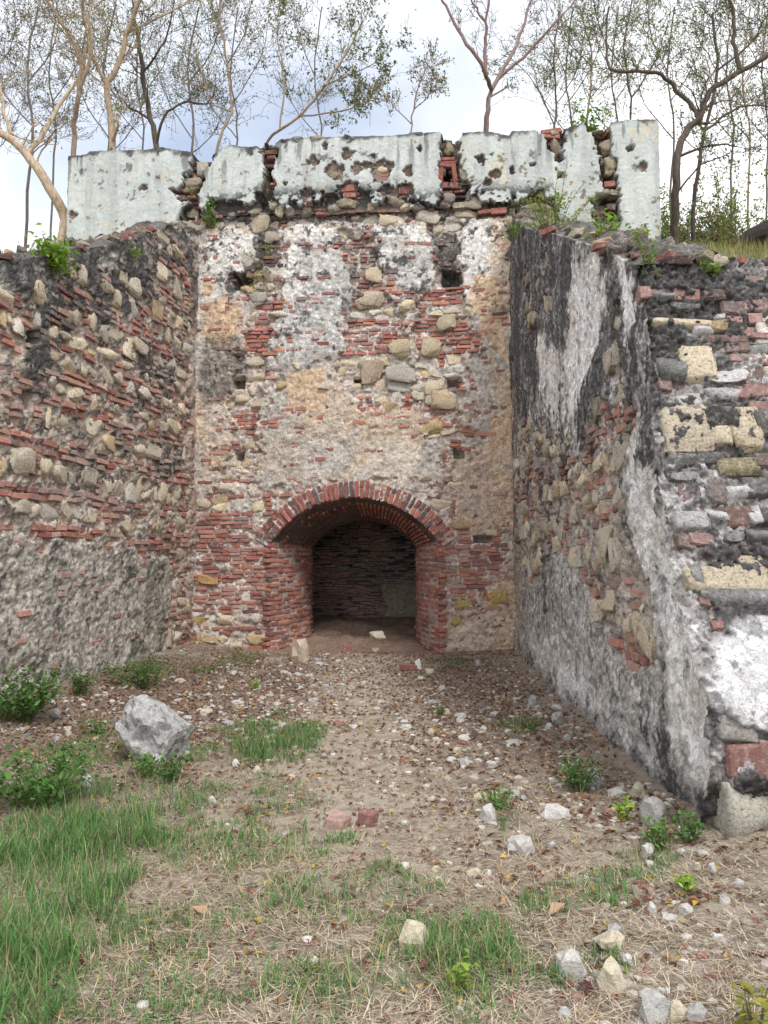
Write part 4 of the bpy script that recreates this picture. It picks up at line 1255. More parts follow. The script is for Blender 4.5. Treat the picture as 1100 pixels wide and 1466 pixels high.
# ring of voussoirs, some in two half bricks
nv = 42
for i in range(nv):
    a = -a_half - 0.03 + (2 * a_half + 0.06) * (i + 0.5) / nv
    d = BACK.u * math.sin(a) + UP * math.cos(a); tdir = BACK.u * math.cos(a) - UP * math.sin(a)
    th = (2 * a_half + 0.06) * a_R / nv
    right = a > 0.25
    parts = [(0.0, RING)] if r.random() < (0.25 if right else 0.62) else ([(0.0, RING * 0.47), (RING * 0.53, RING)] if r.random() < 0.6 else [(0.0, RING * 0.6), (RING * 0.66, RING)])
    for r0, r1 in parts:
        rc = a_R + (r0 + r1) / 2 + r.normal(0, 0.006)
        loc = BACK.P(a_c, a_zo, -0.072 + r.uniform(-0.01, 0.016)) + d * rc
        c = brick_color(1)[0] * (0.95, 0.9, 0.9)
        if r.random() < 0.1: c = np.array([0.14, 0.095, 0.10])
        ab.append((loc, piece_frame(loc, d, BACK.n, -tdir, (r1 - r0, 0.2, th * r.uniform(0.74, 0.88)), r.normal(0, 0.03), r.normal(0, 0.03)), tuple(c)))
    ring_b += ab; ab = []
    for row in range(1, 7):              # the soffit behind the ring
        q = 0.16 + row * 0.135
        hw, zs, zc = section(q); rise = zc - zs; R = (hw ** 2 + rise ** 2) / (2 * rise); half = math.asin(min(1, hw / R))
        aa = a * half / a_half
        if a < 0.0 and r.random() < 0.5 + 0.1 * row: continue
        dd2 = BACK.u * math.sin(aa) + UP * math.cos(aa); td2 = BACK.u * math.cos(aa) - UP * math.sin(aa)
        loc = BACK.P(axis(q), zc - R, -q) + dd2 * (R + 0.03 + r.uniform(0, 0.012))
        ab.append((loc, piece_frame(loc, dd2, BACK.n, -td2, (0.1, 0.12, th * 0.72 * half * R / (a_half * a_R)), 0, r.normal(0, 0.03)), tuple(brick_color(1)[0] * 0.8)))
    soff_b += ab; ab = []
# jamb courses wrapping from the front into the passage
for side in (-1, 1):
    z = -0.06
    while z < a_zs + 0.02:
        h = 0.052 * r.uniform(0.88, 1.12)
        q = -0.02 - r.uniform(0, 0.1)
        while q < Q1:
            L = r.uniform(0.15, 0.26)
            qm = max(q + L / 2, 0.0)
            hw = float(splay(qm)); dq = 0.02
            slope = (float(splay(qm + dq)) - float(splay(qm))) / dq
            tv = -BACK.n * 1.0 + BACK.u * side * slope + BACK.u * (DRIFT / Q1)
            L2 = np.linalg.norm(tv); tv = tv / L2
            nv_ = np.cross(UP, tv) * side                     # into the passage
            s = float(axis(qm)) + side * hw
            loc = BACK.P(s, z + h / 2 + r.normal(0, 0.003), -qm) - nv_ * (0.06 - r.uniform(-0.008, 0.02))
            c = mixc(brick_color(1)[0], np.array([0.60, 0.50, 0.45]), 0.12 * r.random())
            m3 = piece_frame(loc, tv if side < 0 else -tv, nv_, UP, (L, 0.12, h), r.normal(0, 0.015), r.normal(0, 0.03), 0)
            ab.append((loc, m3, tuple(c)))
            q += (L + 0.015) / L2
        z += h + 0.026 * r.uniform(0.7, 1.3)
place_pieces(arch_ring, "brick", ring_b, BRICKS, ME_BRICK, M_brick_j)
place_pieces(vault, "brick", soff_b, BRICKS, ME_BRICK, M_brick_j)
place_pieces(archway, "brick", ab, BRICKS, ME_BRICK, M_brick_j)

# end wall of the passage
END = Wall((BACK.p0 - BACK.n * Q2)[:2], BACK.u[:2], BACK.n[:2])


def end_fields(S, Z):
    S = np.asarray(S, float); Z = np.asarray(Z, float)
    n_a, n_b, n_c = fbm(S, Z, 2.2, 4, 191), fbm(S, Z, 9, 3, 192), fbm(S, Z, 25, 2, 193)
    sc = float(axis(Q2))
    pl = smooth(sd_poly(S, Z, [(sc + 0.0, -0.5), (sc + 1.5, -0.5), (sc + 1.5, 1.02), (sc + 0.05, 1.0)]) + 0.15 * n_a, 0.05)
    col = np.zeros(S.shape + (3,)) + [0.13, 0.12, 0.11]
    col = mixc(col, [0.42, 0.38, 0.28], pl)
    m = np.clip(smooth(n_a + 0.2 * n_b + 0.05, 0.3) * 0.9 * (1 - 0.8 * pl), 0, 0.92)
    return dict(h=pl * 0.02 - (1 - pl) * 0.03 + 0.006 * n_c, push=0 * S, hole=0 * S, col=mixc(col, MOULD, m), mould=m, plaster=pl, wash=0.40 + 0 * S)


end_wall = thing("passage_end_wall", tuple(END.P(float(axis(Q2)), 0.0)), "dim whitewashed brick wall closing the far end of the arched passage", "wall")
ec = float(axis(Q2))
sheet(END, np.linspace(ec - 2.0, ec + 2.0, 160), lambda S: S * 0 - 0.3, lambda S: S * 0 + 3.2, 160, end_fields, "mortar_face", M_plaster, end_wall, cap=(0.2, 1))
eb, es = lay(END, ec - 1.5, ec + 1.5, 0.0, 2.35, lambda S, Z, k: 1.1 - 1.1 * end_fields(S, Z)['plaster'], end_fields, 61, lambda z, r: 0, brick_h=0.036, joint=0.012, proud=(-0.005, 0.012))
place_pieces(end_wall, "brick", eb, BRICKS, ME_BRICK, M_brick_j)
# ------------------------------------------------------------------ the ground
def line_x(wall, y):
    """x of a wing wall's foot at depth y"""
    return wall.p0[0] + (y - wall.p0[1]) * wall.u[0] / wall.u[1]


def gz(x, y):
    x = np.asarray(x, float); y = np.asarray(y, float)
    z = 0.03 * fbm(x, y, 0.8, 3, 201) + 0.012 * fbm(x, y, 4, 3, 202)
    dl = x - line_x(LEFT, y)
    z = z + 0.16 * np.exp(-np.clip(dl, 0, None) / 0.9) * (y < 13)
    dr = line_x(RIGHT, y) - x
    z = z + 0.09 * np.exp(-np.clip(dr, 0, None) / 0.6) * (y < 13)
    db = 11.9 - y - x * math.tan(AB)
    z = z + 0.07 * np.exp(-np.abs(db) / 0.8)
    z = z + np.where(db < 0, np.clip(-(db + 0.2) * 0.17, 0, 0.30) * (1 + 0.3 * fbm(x, y, 2.0, 3, 203)), 0)
    z = z + 0.05 * smooth(x - 1.0, 0.8) * smooth(4.5 - y, 0.8)
    return z


def axis_coords(segs):
    out = []
    for a, b, n in segs: out.append(np.linspace(a, b, n, endpoint=False))
    return np.concatenate(out + [[segs[-1][1]]])


def ell(cx, cy, rx, ry):
    p = at_ground(cx, cy); a, b = at_ground(cx, cy - ry), at_ground(cx, cy + ry)
    return p[0], p[1], rx * p[1] / FPX, max(0.08, (a[1] - b[1]) / 2)


def field(x, y, lst, wob=0.35, seed=210, sc=3.0):
    t = np.zeros(np.shape(x)); n = fbm(x, y, sc, 4, seed)
    for cx, cy, rx, ry, w in lst:
        X, Y, RX, RY = ell(cx, cy, rx, ry)
        d = np.sqrt(((x - X) / RX) ** 2 + ((y - Y) / RY) ** 2)
        t = np.maximum(t, w * smooth(1 - d + wob * n, 0.3))
    return t


G_GREEN = [(80, 1250, 110, 110, 1.0), (60, 1390, 100, 90, 1.0), (170, 1165, 130, 55, .75), (385, 1062, 78, 26, 1.0), (372, 1162, 58, 22, .8), (290, 1335, 120, 65, .8), (430, 1290, 110, 55, .65), (330, 1220, 110, 40, .85), (665, 1395, 115, 65, 1.0), (600, 1335, 65, 48, .8), (540, 1270, 42, 24, .6),
           (800, 1300, 52, 24, .8), (905, 1252, 50, 18, .8), (480, 1430, 110, 45, .75), (230, 1425, 120, 50, .7), (720, 1152, 26, 24, .7), (345, 947, 24, 10, .6), (740, 1047, 34, 12, .5), (120, 1080, 60, 24, .5), (420, 1135, 30, 12, .6), (190, 970, 50, 16, .4), (645, 955, 26, 8, .4), (830, 1115, 26, 14, .4), (540, 1390, 60, 40, .45)]
G_LITTER = [(260, 1000, 220, 70, 1.0), (60, 1060, 120, 60, .8), (680, 1000, 130, 80, .85), (820, 1090, 120, 70, .6), (540, 950, 120, 30, .5), (900, 1170, 120, 50, .5)]
G_PATH = [(520, 1010, 85, 90, 1.0), (520, 1130, 130, 70, .8), (420, 1185, 130, 30, .7), (560, 930, 60, 30, 1)]
G_GRAVEL = [(420, 985, 130, 50, .9), (640, 1040, 100, 70, .8), (960, 1330, 120, 90, .9), (330, 1020, 110, 40, .9), (760, 1010, 60, 60, .8), (120, 1030, 100, 40, .7), (900, 1440, 160, 60, .8), (600, 1120, 120, 60, .4), (860, 1150, 120, 50, .7)]

gx = axis_coords([(-150, -20, 14), (-20, -6, 20), (-6, 3.6, 420), (3.6, 20, 24), (20, 150, 14)])
gy = np.concatenate([np.linspace(-40, 1.6, 20, endpoint=False), np.geomspace(1.6, 12.6, 460), np.linspace(12.65, 17, 60), np.linspace(18, 200, 14)])
GX, GY = np.meshgrid(gx, gy, indexing='ij')
GZ = gz(GX, GY)
nA, nB, nC = fbm(GX, GY, 1.3, 4, 221), fbm(GX, GY, 5, 4, 222), fbm(GX, GY, 18, 3, 223)
gc = np.zeros(GX.shape + (3,)) + [0.42, 0.355, 0.29]
gc = mixc(gc, [0.52, 0.45, 0.37], smooth(nB, 0.4) * 0.7)
gc = mixc(gc, [0.21, 0.155, 0.13], field(GX, GY, G_LITTER) * (0.6 + 0.4 * smooth(nB, 0.4)))
gc = mixc(gc, [0.47, 0.395, 0.32], field(GX, GY, G_PATH) * 0.8)
gc = mixc(gc, [0.19, 0.17, 0.10], field(GX, GY, G_GREEN) * 0.55)
db = 11.9 - GY - GX * math.tan(AB)
gc = mixc(gc, [0.30, 0.195, 0.15], smooth(0.3 - db, 0.4) * 0.85)
gc = mixc(gc, [0.12, 0.085, 0.065], smooth(nC - 0.25, 0.25) * 0.5)
ground = link("ground", mesh_np("ground", np.stack([GX, GY, GZ], -1).reshape(-1, 3), grid_faces(len(gx), len(gy)), M_ground, gc.reshape(-1, 3), True))
tag(ground, "dry trodden soil with straw and rubble between the ruined walls", None, None, 'structure')

# ------------------------------------------------------------------ hillside behind and beside the walls
def hill_z(y, x):
    right = np.interp(y, [4.0, 5.3, 12.0, 14.0], [3.1, 3.55, 6.42, 6.5])
    left = np.interp(y, [3.0, 7.2, 12.2, 14.0], [2.3, 4.1, 6.1, 6.4])
    t = smooth(x, 3.0)
    return left * (1 - t) + right * t + 0.06 * fbm(x, y, 0.9, 3, 231) * (1 + 0 * x)


hb = []
for name, ys, xlo, xhi, lab in (("hillside", np.concatenate([np.linspace(5.9, 12.4, 90)]), lambda y: line_x(RIGHT, y) + 0.5, lambda y: y * 0 + 120, "grassy bank behind the streaked flank wall"),
                                ("hillside", np.linspace(5.0, 12.4, 60), lambda y: y * 0 - 120, lambda y: line_x(LEFT, y) - 0.5, "bank behind the cream stone flank wall"),
                                ("hilltop", np.concatenate([np.linspace(12.4, 20, 40), np.geomspace(21, 220, 20)]), lambda y: y * 0 - 160, lambda y: y * 0 + 160, "flat hilltop behind the parapet")):
    t = np.concatenate([np.linspace(0, 0.06, 60), np.geomspace(0.065, 1, 25)])
    if name == "hillside" and lab.startswith("bank"): t = 1 - t[::-1]
    if name == "hilltop": t = np.sort(np.unique(np.concatenate([0.5 - 0.5 * np.geomspace(0.01, 1, 40)[::-1], 0.5 + 0.5 * np.geomspace(0.01, 1, 40)])))
    Y = np.repeat(ys[None], len(t), 0); lo, hi = xlo(ys), xhi(ys)
    X = lo[None] + (hi - lo)[None] * t[:, None]
    Zh = hill_z(Y, X)
    n = fbm(X, Y, 2.5, 4, 232)
    c = mixc(np.zeros(X.shape + (3,)) + [0.22, 0.17, 0.10], [0.13, 0.14, 0.05], smooth(n, 0.4))
    o = link(name, mesh_np(name, np.stack([X, Y, Zh], -1).reshape(-1, 3), grid_faces(len(t), len(ys)), M_ground, c.reshape(-1, 3), True))
    tag(o, lab, None, None, 'structure')


# ------------------------------------------------------------------ scatter on the ground
def in_court(x, y, m=0.05):
    ok = (x > line_x(LEFT, y) + m) & (11.9 - y - x * math.tan(AB) > m)
    zf = np.interp(0.1, e_z, e_s); y_f = e_top[1] - float(front_push(0.15))
    right_ok = (x < line_x(RIGHT, y) - m) | (y < y_f - m)
    return ok & right_ok


def scatter(n, dens, seed, ylo=2.2, yhi=12.2, xlo=-5.0, xhi=3.2, near=1.0):
    """points on the court floor; near>0 thins them with distance"""
    r = np.random.default_rng(seed); X = []; tot = 0
    for _ in range(60):
        k = 40000
        x = r.uniform(xlo, xhi, k); y = r.uniform(ylo, yhi, k)
        p = dens(x, y) * (ylo / y) ** near * in_court(x, y) * (np.abs(x) < 0.53 * y + 0.5)
        m = r.random(k) < p
        X.append(np.stack([x[m], y[m]], 1)); tot += m.sum()
        if tot >= n: break
    P = np.concatenate(X)[:n]
    return np.column_stack([P, gz(P[:, 0], P[:, 1])])


def blades(P, length, width, col, seed, lean=0.5, lie=0.0, segs=3, curl=0.6):
    """ribbons growing from P; lie=1 lays them flat"""
    r = np.random.default_rng(seed); n = len(P)
    az = r.uniform(0, 2 * math.pi, n); L = length * r.uniform(0.5, 1.3, n)
    tilt = np.abs(r.normal(0, lean, n)) if lie == 0 else r.uniform(1.25, 1.62, n)
    dirh = np.stack([np.cos(az), np.sin(az), 0 * az], 1)
    side = np.stack([-np.sin(az), np.cos(az), 0 * az], 1)
    if lie:
        bend = r.normal(0, 0.5, n)
    pts = [P + 0]; cur = P + 0; V = []
    for s in range(segs):
        a = tilt + curl * r.uniform(0.3, 1.0, n) * (s / segs) if not lie else tilt
        d = dirh * np.sin(a)[:, None] + np.array([0, 0, 1.0]) * np.cos(a)[:, None]
        if lie: d = d + side * (bend * (s / segs))[:, None]
        cur = cur + d * (L / segs)[:, None]
        pts.append(cur)
    nv = segs * 2 + 1
    out = np.zeros((n, nv, 3))
    for s in range(segs):
        w = width * (1 - 0.55 * s / segs) * 0.5
        out[:, 2 * s] = pts[s] - side * (w[:, None] if np.ndim(w) else w); out[:, 2 * s + 1] = pts[s] + side * (w[:, None] if np.ndim(w) else w)
    out[:, -1] = pts[segs]
    base = (np.arange(n) * nv)[:, None]
    F4 = np.concatenate([base + np.array([[2 * s, 2 * s + 1, 2 * s + 3, 2 * s + 2]]) for s in range(segs - 1)]) if segs > 1 else np.zeros((0, 4), int)
    F3 = base + np.array([[2 * segs - 2, 2 * segs - 1, 2 * segs]])
    C = np.repeat(col, nv, 0)
    return out.reshape(-1, 3), [F3, F4], C


def vary(c, n, r, amt=0.25, alt=None, share=0.3):
    o = np.zeros((n, 3)) + c
    if alt is not None:
        m = r.random(n) < share; o[m] = alt
    return np.clip(o * r.uniform(1 - amt, 1 + amt, (n, 1)) * r.uniform(0.92, 1.08, (n, 3)), 0, 1)


rg = np.random.default_rng(77)
# green grass: taller in the tussocks
P = scatter(24000, lambda x, y: field(x, y, G_GREEN, 1.0, 241, 5) * (0.15 + 0.85 * smooth(fbm(x, y, 5, 4, 247) + 0.05, 0.4)), 1, near=0.7)
lenf = 0.055 + 0.10 * field(P[:, 0], P[:, 1], [(70, 1270, 130, 130, 1.0), (50, 1400, 120, 90, 1), (160, 1170, 120, 50, .5), (385, 1062, 78, 26, .6), (660, 1390, 90, 60, .5)])
v, f, c = blades(P, lenf, np.full(len(P), 0.0045), vary((0.11, 0.235, 0.07), len(P), rg, 0.35, (0.34, 0.32, 0.17), 0.18), 2, 0.65, 0, 3, 1.1)
tag(link("green_grass", mesh_np("green_grass", v, f, M_grass, c)), "short green grass growing in tufts over the dry soil", "grass", None, 'stuff')
P = scatter(3600, lambda x, y: 0.10 + 0.5 * field(x, y, G_GREEN, 0.5, 242, 4), 3, yhi=9, near=1.2)
v, f, c = blades(P, 0.07 + 0.17 * rg.random(len(P)) ** 2, np.full(len(P), 0.0024), vary((0.34, 0.29, 0.16), len(P), rg, 0.3), 4, 0.7, 0, 4, 1.0)
tag(link("dry_grass", mesh_np("dry_grass", v, f, M_dry, c)), "thin straw coloured grass stalks standing among the green", "grass", None, 'stuff')
P = scatter(60000, lambda x, y: np.clip(0.55 - 0.35 * field(x, y, G_LITTER) - 0.3 * field(x, y, G_PATH) + 0.4 * fbm(x, y, 2.5, 3, 243), 0.04, 1), 5, near=1.2)
P[:, 2] += rg.uniform(0.0, 0.012, len(P))
v, f, c = blades(P, np.full(len(P), 0.085), np.full(len(P), 0.0032), vary((0.50, 0.42, 0.31), len(P), rg, 0.4, (0.26, 0.20, 0.16), 0.35), 6, 0.4, 1, 2)
tag(link("dry_straw", mesh_np("dry_straw", v, f, M_dry, c)), "matted dry straw lying over the ground", "straw", None, 'stuff')


def leaf_quads(P, size, col, r, flat=0.35, fold=0.25):
    """pointed leaves of 4 triangles"""
    n = len(P)
    az = r.uniform(0, 2 * math.pi, n); t1 = r.normal(0, flat, n); t2 = r.normal(0, flat, n)
    d = np.stack([np.cos(az) * np.cos(t1), np.sin(az) * np.cos(t1), np.sin(t1)], 1)
    s = np.stack([-np.sin(az) * np.cos(t2), np.cos(az) * np.cos(t2), np.sin(t2)], 1)
    up = np.cross(d, s)
    L = (size * r.uniform(0.6, 1.3, n))[:, None]; w = L * r.uniform(0.38, 0.6, (n, 1))
    fd = fold * w * r.uniform(0.2, 1, (n, 1))
    V = np.stack([P - d * L * 0.5, P + s * w * 0.5 + up * fd - d * L * 0.05, P + d * L * 0.5 + up * fd * 0.6, P - s * w * 0.5 + up * fd - d * L * 0.05, P + d * 0.02 * L], 1).reshape(-1, 3)
    b = (np.arange(n) * 5)[:, None]
    F = np.concatenate([b + np.array([[0, 1, 4]]), b + np.array([[1, 2, 4]]), b + np.array([[2, 3, 4]]), b + np.array([[3, 0, 4]])])
    return V, F, np.repeat(col, 5, 0)


def litter_col(n, r):
    t = r.random((n, 1))
    c = np.where(t < 0.55, [0.13, 0.06, 0.045], np.where(t < 0.8, [0.24, 0.13, 0.08], np.where(t < 0.93, [0.36, 0.24, 0.13], [0.42, 0.28, 0.05])))
    return np.clip(c * r.uniform(0.65, 1.3, (n, 1)), 0, 1)


P = scatter(15000, lambda x, y: 0.2 + 0.8 * field(x, y, G_LITTER, 0.6, 244), 7, near=0.5)
P[:, 2] += 0.008
v, f, c = leaf_quads(P, np.full(len(P), 0.042), litter_col(len(P), rg), rg, 0.3, 0.5)
tag(link("leaf_litter", mesh_np("leaf_litter", v, f, M_dry, c)), "small brown leaf litter strewn over the soil", "leaf litter", None, 'stuff')

# where a loose thing lies, in words
def zone(x, y):
    if abs(x - BOULDER[0]) < 0.8 and abs(y - BOULDER[1]) < 0.9: return "close to the big boulder"
    if x - line_x(LEFT, y) < 0.9: return "at the foot of the cream stone wall"
    if y > 4 and line_x(RIGHT, y) - x < 0.8: return "along the streaked flank wall"
    if y > 9.6: return "in the rubble before the archway"
    if y > 6.2: return "in the brown litter between the flank walls"
    if float(field(np.array(x), np.array(y), G_GREEN)) > 0.3: return "among the green grass tufts"
    return "on the straw-covered open ground" if x < 0.8 else "on the gravelly ground below the battered corner"


BOULDER = at_ground(207, 1092)
# leaves large enough to pick out
for i, (px, py, w, c) in enumerate([(330, 1237, 16, (0.36, 0.19, 0.10)), (381, 1272, 11, (0.55, 0.36, 0.05)), (212, 1318, 18, (0.55, 0.38, 0.06)), (84, 1448, 24, (0.46, 0.29, 0.16)), (252, 1347, 16, (0.16, 0.07, 0.05)), (218, 1360, 18, (0.09, 0.035, 0.04)), (276, 1355, 16, (0.22, 0.10, 0.06)), (362, 1415, 16, (0.20, 0.09, 0.05)),
                                   (413, 1382, 16, (0.11, 0.05, 0.04)), (355, 1444, 24, (0.12, 0.05, 0.05)), (530, 1366, 14, (0.30, 0.13, 0.07)), (426, 1254, 14, (0.18, 0.07, 0.05)), (288, 1311, 26, (0.40, 0.26, 0.17)), (358, 1256, 14, (0.16, 0.07, 0.05)), (798, 1328, 28, (0.46, 0.33, 0.22)), (822, 1225, 22, (0.45, 0.31, 0.13)),
                                   (888, 1295, 18, (0.17, 0.05, 0.05)), (912, 1323, 24, (0.19, 0.08, 0.06)), (840, 1440, 26, (0.10, 0.035, 0.04)), (624, 1242, 14, (0.50, 0.30, 0.20)), (602, 1430, 20, (0.48, 0.35, 0.12)), (695, 1448, 20, (0.42, 0.33, 0.14)), (660, 1454, 14, (0.62, 0.42, 0.06)), (1028, 1306, 14, (0.2, 0.06, 0.05)),
                                   (980, 1350, 18, (0.40, 0.28, 0.16)), (1040, 1405, 16, (0.19, 0.06, 0.05)), (700, 1340, 14, (0.2, 0.1, 0.05)), (768, 1272, 12, (0.18, 0.07, 0.04)), (690, 1275, 12, (0.16, 0.05, 0.04)), (610, 1395, 14, (0.2, 0.09, 0.06)), (370, 1180, 13, (0.34, 0.17, 0.1)), (268, 1150, 10, (0.45, 0.3, 0.08)), (350, 1135, 12, (0.36, 0.18, 0.12)),
                                   (140, 1315, 16, (0.3, 0.16, 0.08)), (470, 1385, 14, (0.14, 0.06, 0.05)), (150, 1155, 12, (0.32, 0.2, 0.1)), (585, 1150, 12, (0.3, 0.2, 0.12)), (735, 1290, 12, (0.2, 0.08, 0.06)), (945, 1215, 12, (0.3, 0.16, 0.08)), (1085, 1230, 16, (0.24, 0.1, 0.07)), (505, 1240, 12, (0.16, 0.07, 0.05)), (90, 1180, 16, (0.14, 0.07, 0.05))]):
    p = at_ground(px, py); p[2] = float(gz(p[0], p[1])) + 0.012
    v, f, cc = leaf_quads(np.zeros((1, 3)), np.array([w * p[1] / FPX * 1.05]), np.array([c]), rg, 0.3, 0.6)
    nm = "yellow" if c[0] > 0.42 and c[2] < 0.1 else ("tan" if c[0] > 0.29 else "dark brown")
    o = link("fallen_leaf", mesh_np("fallen_leaf", v, f, M_dry, cc), None, p)
    lb = "single %s fallen leaf curled %s" % (nm, zone(p[0], p[1]))
    tag(o, lb, "leaf", lb.replace("single ", "").replace("leaf", "leaves"))

# gravel too small to count
acc = Acc(); r = np.random.default_rng(8)
P = scatter(6500, lambda x, y: 0.05 + 0.9 * field(x, y, G_GRAVEL, 0.6, 245), 9, near=0.35)
for p in P:
    V, F = PEBS[r.integers(len(PEBS))]
    s = 0.009 + 0.042 * r.random() ** 3.5
    a = r.uniform(0, 6.28); R = np.array([[math.cos(a), -math.sin(a), 0], [math.sin(a), math.cos(a), 0], [0, 0, 1]])
    t = r.random()
    c = np.array([0.54, 0.51, 0.47] if t < 0.40 else [0.42, 0.36, 0.31] if t < 0.82 else [0.26, 0.12, 0.09]) * r.uniform(0.7, 1.2)
    acc.add((V * np.array([s * r.uniform(0.8, 1.5), s, s * r.uniform(0.5, 0.9)])) @ R.T + p + [0, 0, s * 0.12], F, c)
tag(link("gravel", acc.mesh("gravel", M_pebble)), "loose pale gravel and brick crumbs scattered over the soil", "gravel", None, 'stuff')

# stones one can count



def rock(px, py, w, h, c, label, group=None, cat="stone", name="loose_stone", sink=0.36):
    """a stone whose foot shows at (px, py + h/2)"""
    p = at_ground(px, py + h * 0.42); z = float(gz(p[0], p[1])); p = at_ground(px, py + h * 0.42, z)
    k = p[1] / FPX; W = w * k; Hh = h * k
    dep = W * rng.uniform(0.7, 1.0)
    Ht = max(0.012, Hh * 1.0) / (1 - sink)
    me = ME_ROCK[rng.integers(len(ME_ROCK))] if name == "loose_stone" else ME_BRICK[rng.integers(len(ME_BRICK))]
    R = Matrix.Rotation(rng.uniform(-0.5, 0.5), 3, 'Z') @ Matrix.Rotation(0.15 if name == "loose_brick" else 0, 3, 'Y') @ Matrix.Diagonal(Vector((W, dep, Ht)))
    o = link(name, me, None, (p[0], p[1] + dep * 0.3, z + Ht * (0.5 - sink)), R, tuple(np.clip(np.array(c) * rng.uniform(0.9, 1.1), 0, 1)))
    return tag(o, label, cat, group)


WH, GR, TN, RD = (0.54, 0.52, 0.49), (0.40, 0.39, 0.38), (0.54, 0.48, 0.36), (0.27, 0.12, 0.095)
# the boulder
V, F = ico(4)
rb_ = np.random.default_rng(12)
for _ in range(16):
    d_ = rb_.normal(size=3); d_ /= np.linalg.norm(d_); t_ = np.clip(V @ d_ - rb_.uniform(0.55, 0.9), 0, None); V = V - np.outer(t_, d_)
for k_, (sc_, am_) in enumerate(((1.5, 0.12), (4, 0.07), (9, 0.035), (20, 0.015))): V = V * (1 + am_ * 1.25 * n3(V, sc_, 31 + k_)[:, None])
crv = np.abs(n3(V, 2.2, 57)); V = V * (1 - 0.10 * np.exp(-(crv / 0.06) ** 2))[:, None]      # clefts
V = V / (V.max(0) - V.min(0)); V = V - (V.max(0) + V.min(0)) / 2
p = at_ground(207, 1100); z = float(gz(p[0], p[1])); k = p[1] / FPX
o = link("boulder", mesh_np("boulder", V, F, M_boulder), None, (p[0], p[1] + 0.25, z + 0.10), Matrix.Rotation(0.3, 3, 'Z') @ Matrix.Diagonal(Vector((112 * k, 0.62, 140 * k))), (0.36, 0.355, 0.35))
tag(o, "large angular grey-white boulder standing in the weeds by the flank wall", "boulder")
rock(429, 933, 27, 30, (0.52, 0.42, 0.33), "tan angular block leaning at the foot of the arch jamb", None, "stone")
rock(820, 1388, 46, 40, WH, "white angular stone beside a smaller cream stone on the straw")
rock(885, 1408, 44, 40, TN, "cream rounded stone right next to a white angular stone")
rock(877, 1351, 44, 20, TN, "flat cream stone lying under a thin grey slab")
rock(883, 1335, 28, 14, GR, "thin grey slab resting behind a flat cream stone")
rock(594, 1345, 44, 36, TN, "cream stone half hidden in the green grass tuft")
rock(748, 1214, 40, 19, WH, "pale flat block lying alone on matted straw")
rock(796, 1166, 40, 20, WH, "smooth white oval stone near the flank wall foot")
rock(703, 1169, 26, 24, WH, "white tilted stone beside a small weed")
rock(940, 1446, 46, 36, GR, "grey lumpy stone at the start of a row of stones on gravel")
rock(973, 1453, 26, 26, TN, "small cream stone wedged between two grey stones")
rock(1000, 1456, 32, 24, GR, "rounded grey stone at the end of a row of stones")
rock(888, 1138, 30, 13, WH, "long flat white stone at the flank wall foot")
rock(920, 1138, 28, 25, TN, "rounded pale stone against the flank wall foot")
rock(940, 1163, 36, 30, GR, "mottled grey stone near the battered wall corner")
rock(850, 1118, 30, 26, GR, "grey stone half covered by a leafy weed")
rock(599, 951, 9, 14, (0.75, 0.75, 0.74), "bright white pebble standing by the arch jamb")
rock(526, 1174, 25, 19, (0.26, 0.13, 0.11), "broken red brick lying on the path", None, "brick", "loose_brick")
rock(483, 1180, 30, 16, (0.34, 0.22, 0.19), "worn pinkish brick half sunk in the path", None, "brick", "loose_brick")
rock(585, 957, 20, 10, RD, "crumbled red brick heap at the arch jamb", None, "brick", "loose_brick")
rock(540, 909, 26, 8, (0.5, 0.45, 0.36), "pale stone on the earth inside the passage")
rock(537, 932, 12, 8, (0.42, 0.3, 0.22), "small tan stone on the passage floor")
rock(497, 928, 12, 8, RD, "red brick bit on the passage floor", None, "brick", "loose_brick")
small = [(123, 1120, 20, 16), (303, 1147, 13, 12), (450, 1379, 12, 14), (625, 1245, 12, 8), (680, 1250, 20, 8), (925, 1425, 18, 14), (858, 1400, 17, 14), (950, 1425, 20, 12), (95, 1045, 12, 8), (80, 1058, 12, 8), (79, 1020, 15, 9), (98, 1050, 9, 8), (337, 1093, 11, 9), (368, 1103, 13, 9),
         (800, 1028, 18, 12), (787, 1040, 12, 7), (764, 1005, 14, 16), (812, 1056, 10, 7), (667, 1092, 18, 12), (690, 1140, 18, 9), (738, 1138, 16, 9), (750, 1143, 10, 7), (706, 1095, 14, 8), (655, 1075, 12, 8), (616, 962, 12, 8), (633, 985, 10, 7), (618, 1048, 10, 8), (640, 1020, 12, 8), (660, 1030, 12, 8), (693, 1045, 12, 8), (685, 950, 10, 8),
         (935, 1302, 12, 14), (1000, 1240, 10, 9), (930, 1218, 20, 13), (1022, 1243, 12, 10), (960, 1320, 22, 14), (985, 1305, 20, 12), (900, 1375, 14, 9), (1030, 1345, 16, 10), (660, 1450, 16, 10), (810, 1455, 22, 14), (790, 1210, 12, 8), (1060, 1265, 14, 9), (700, 1250, 10, 6), (870, 1390, 12, 8), (1040, 1290, 14, 9)]
for px, py, w, h in small:
    tone = int(rng.choice(3, p=(0.6, 0.2, 0.2)))
    o = rock(px, py, w, h, (WH, GR, TN)[tone], None)
    lb = "small %s stone lying loose %s" % (("white", "grey", "cream")[tone], zone(o.location[0], o.location[1]))
    tag(o, lb, None, lb.replace("stone lying", "stones lying"))
P = scatter(120, lambda x, y: field(x, y, [(420, 985, 130, 45, .9), (330, 1015, 110, 40, 1.0), (640, 1040, 90, 60, .7), (120, 1030, 90, 30, .6), (760, 1010, 50, 40, .5)], 0.3, 246), 10, near=0)
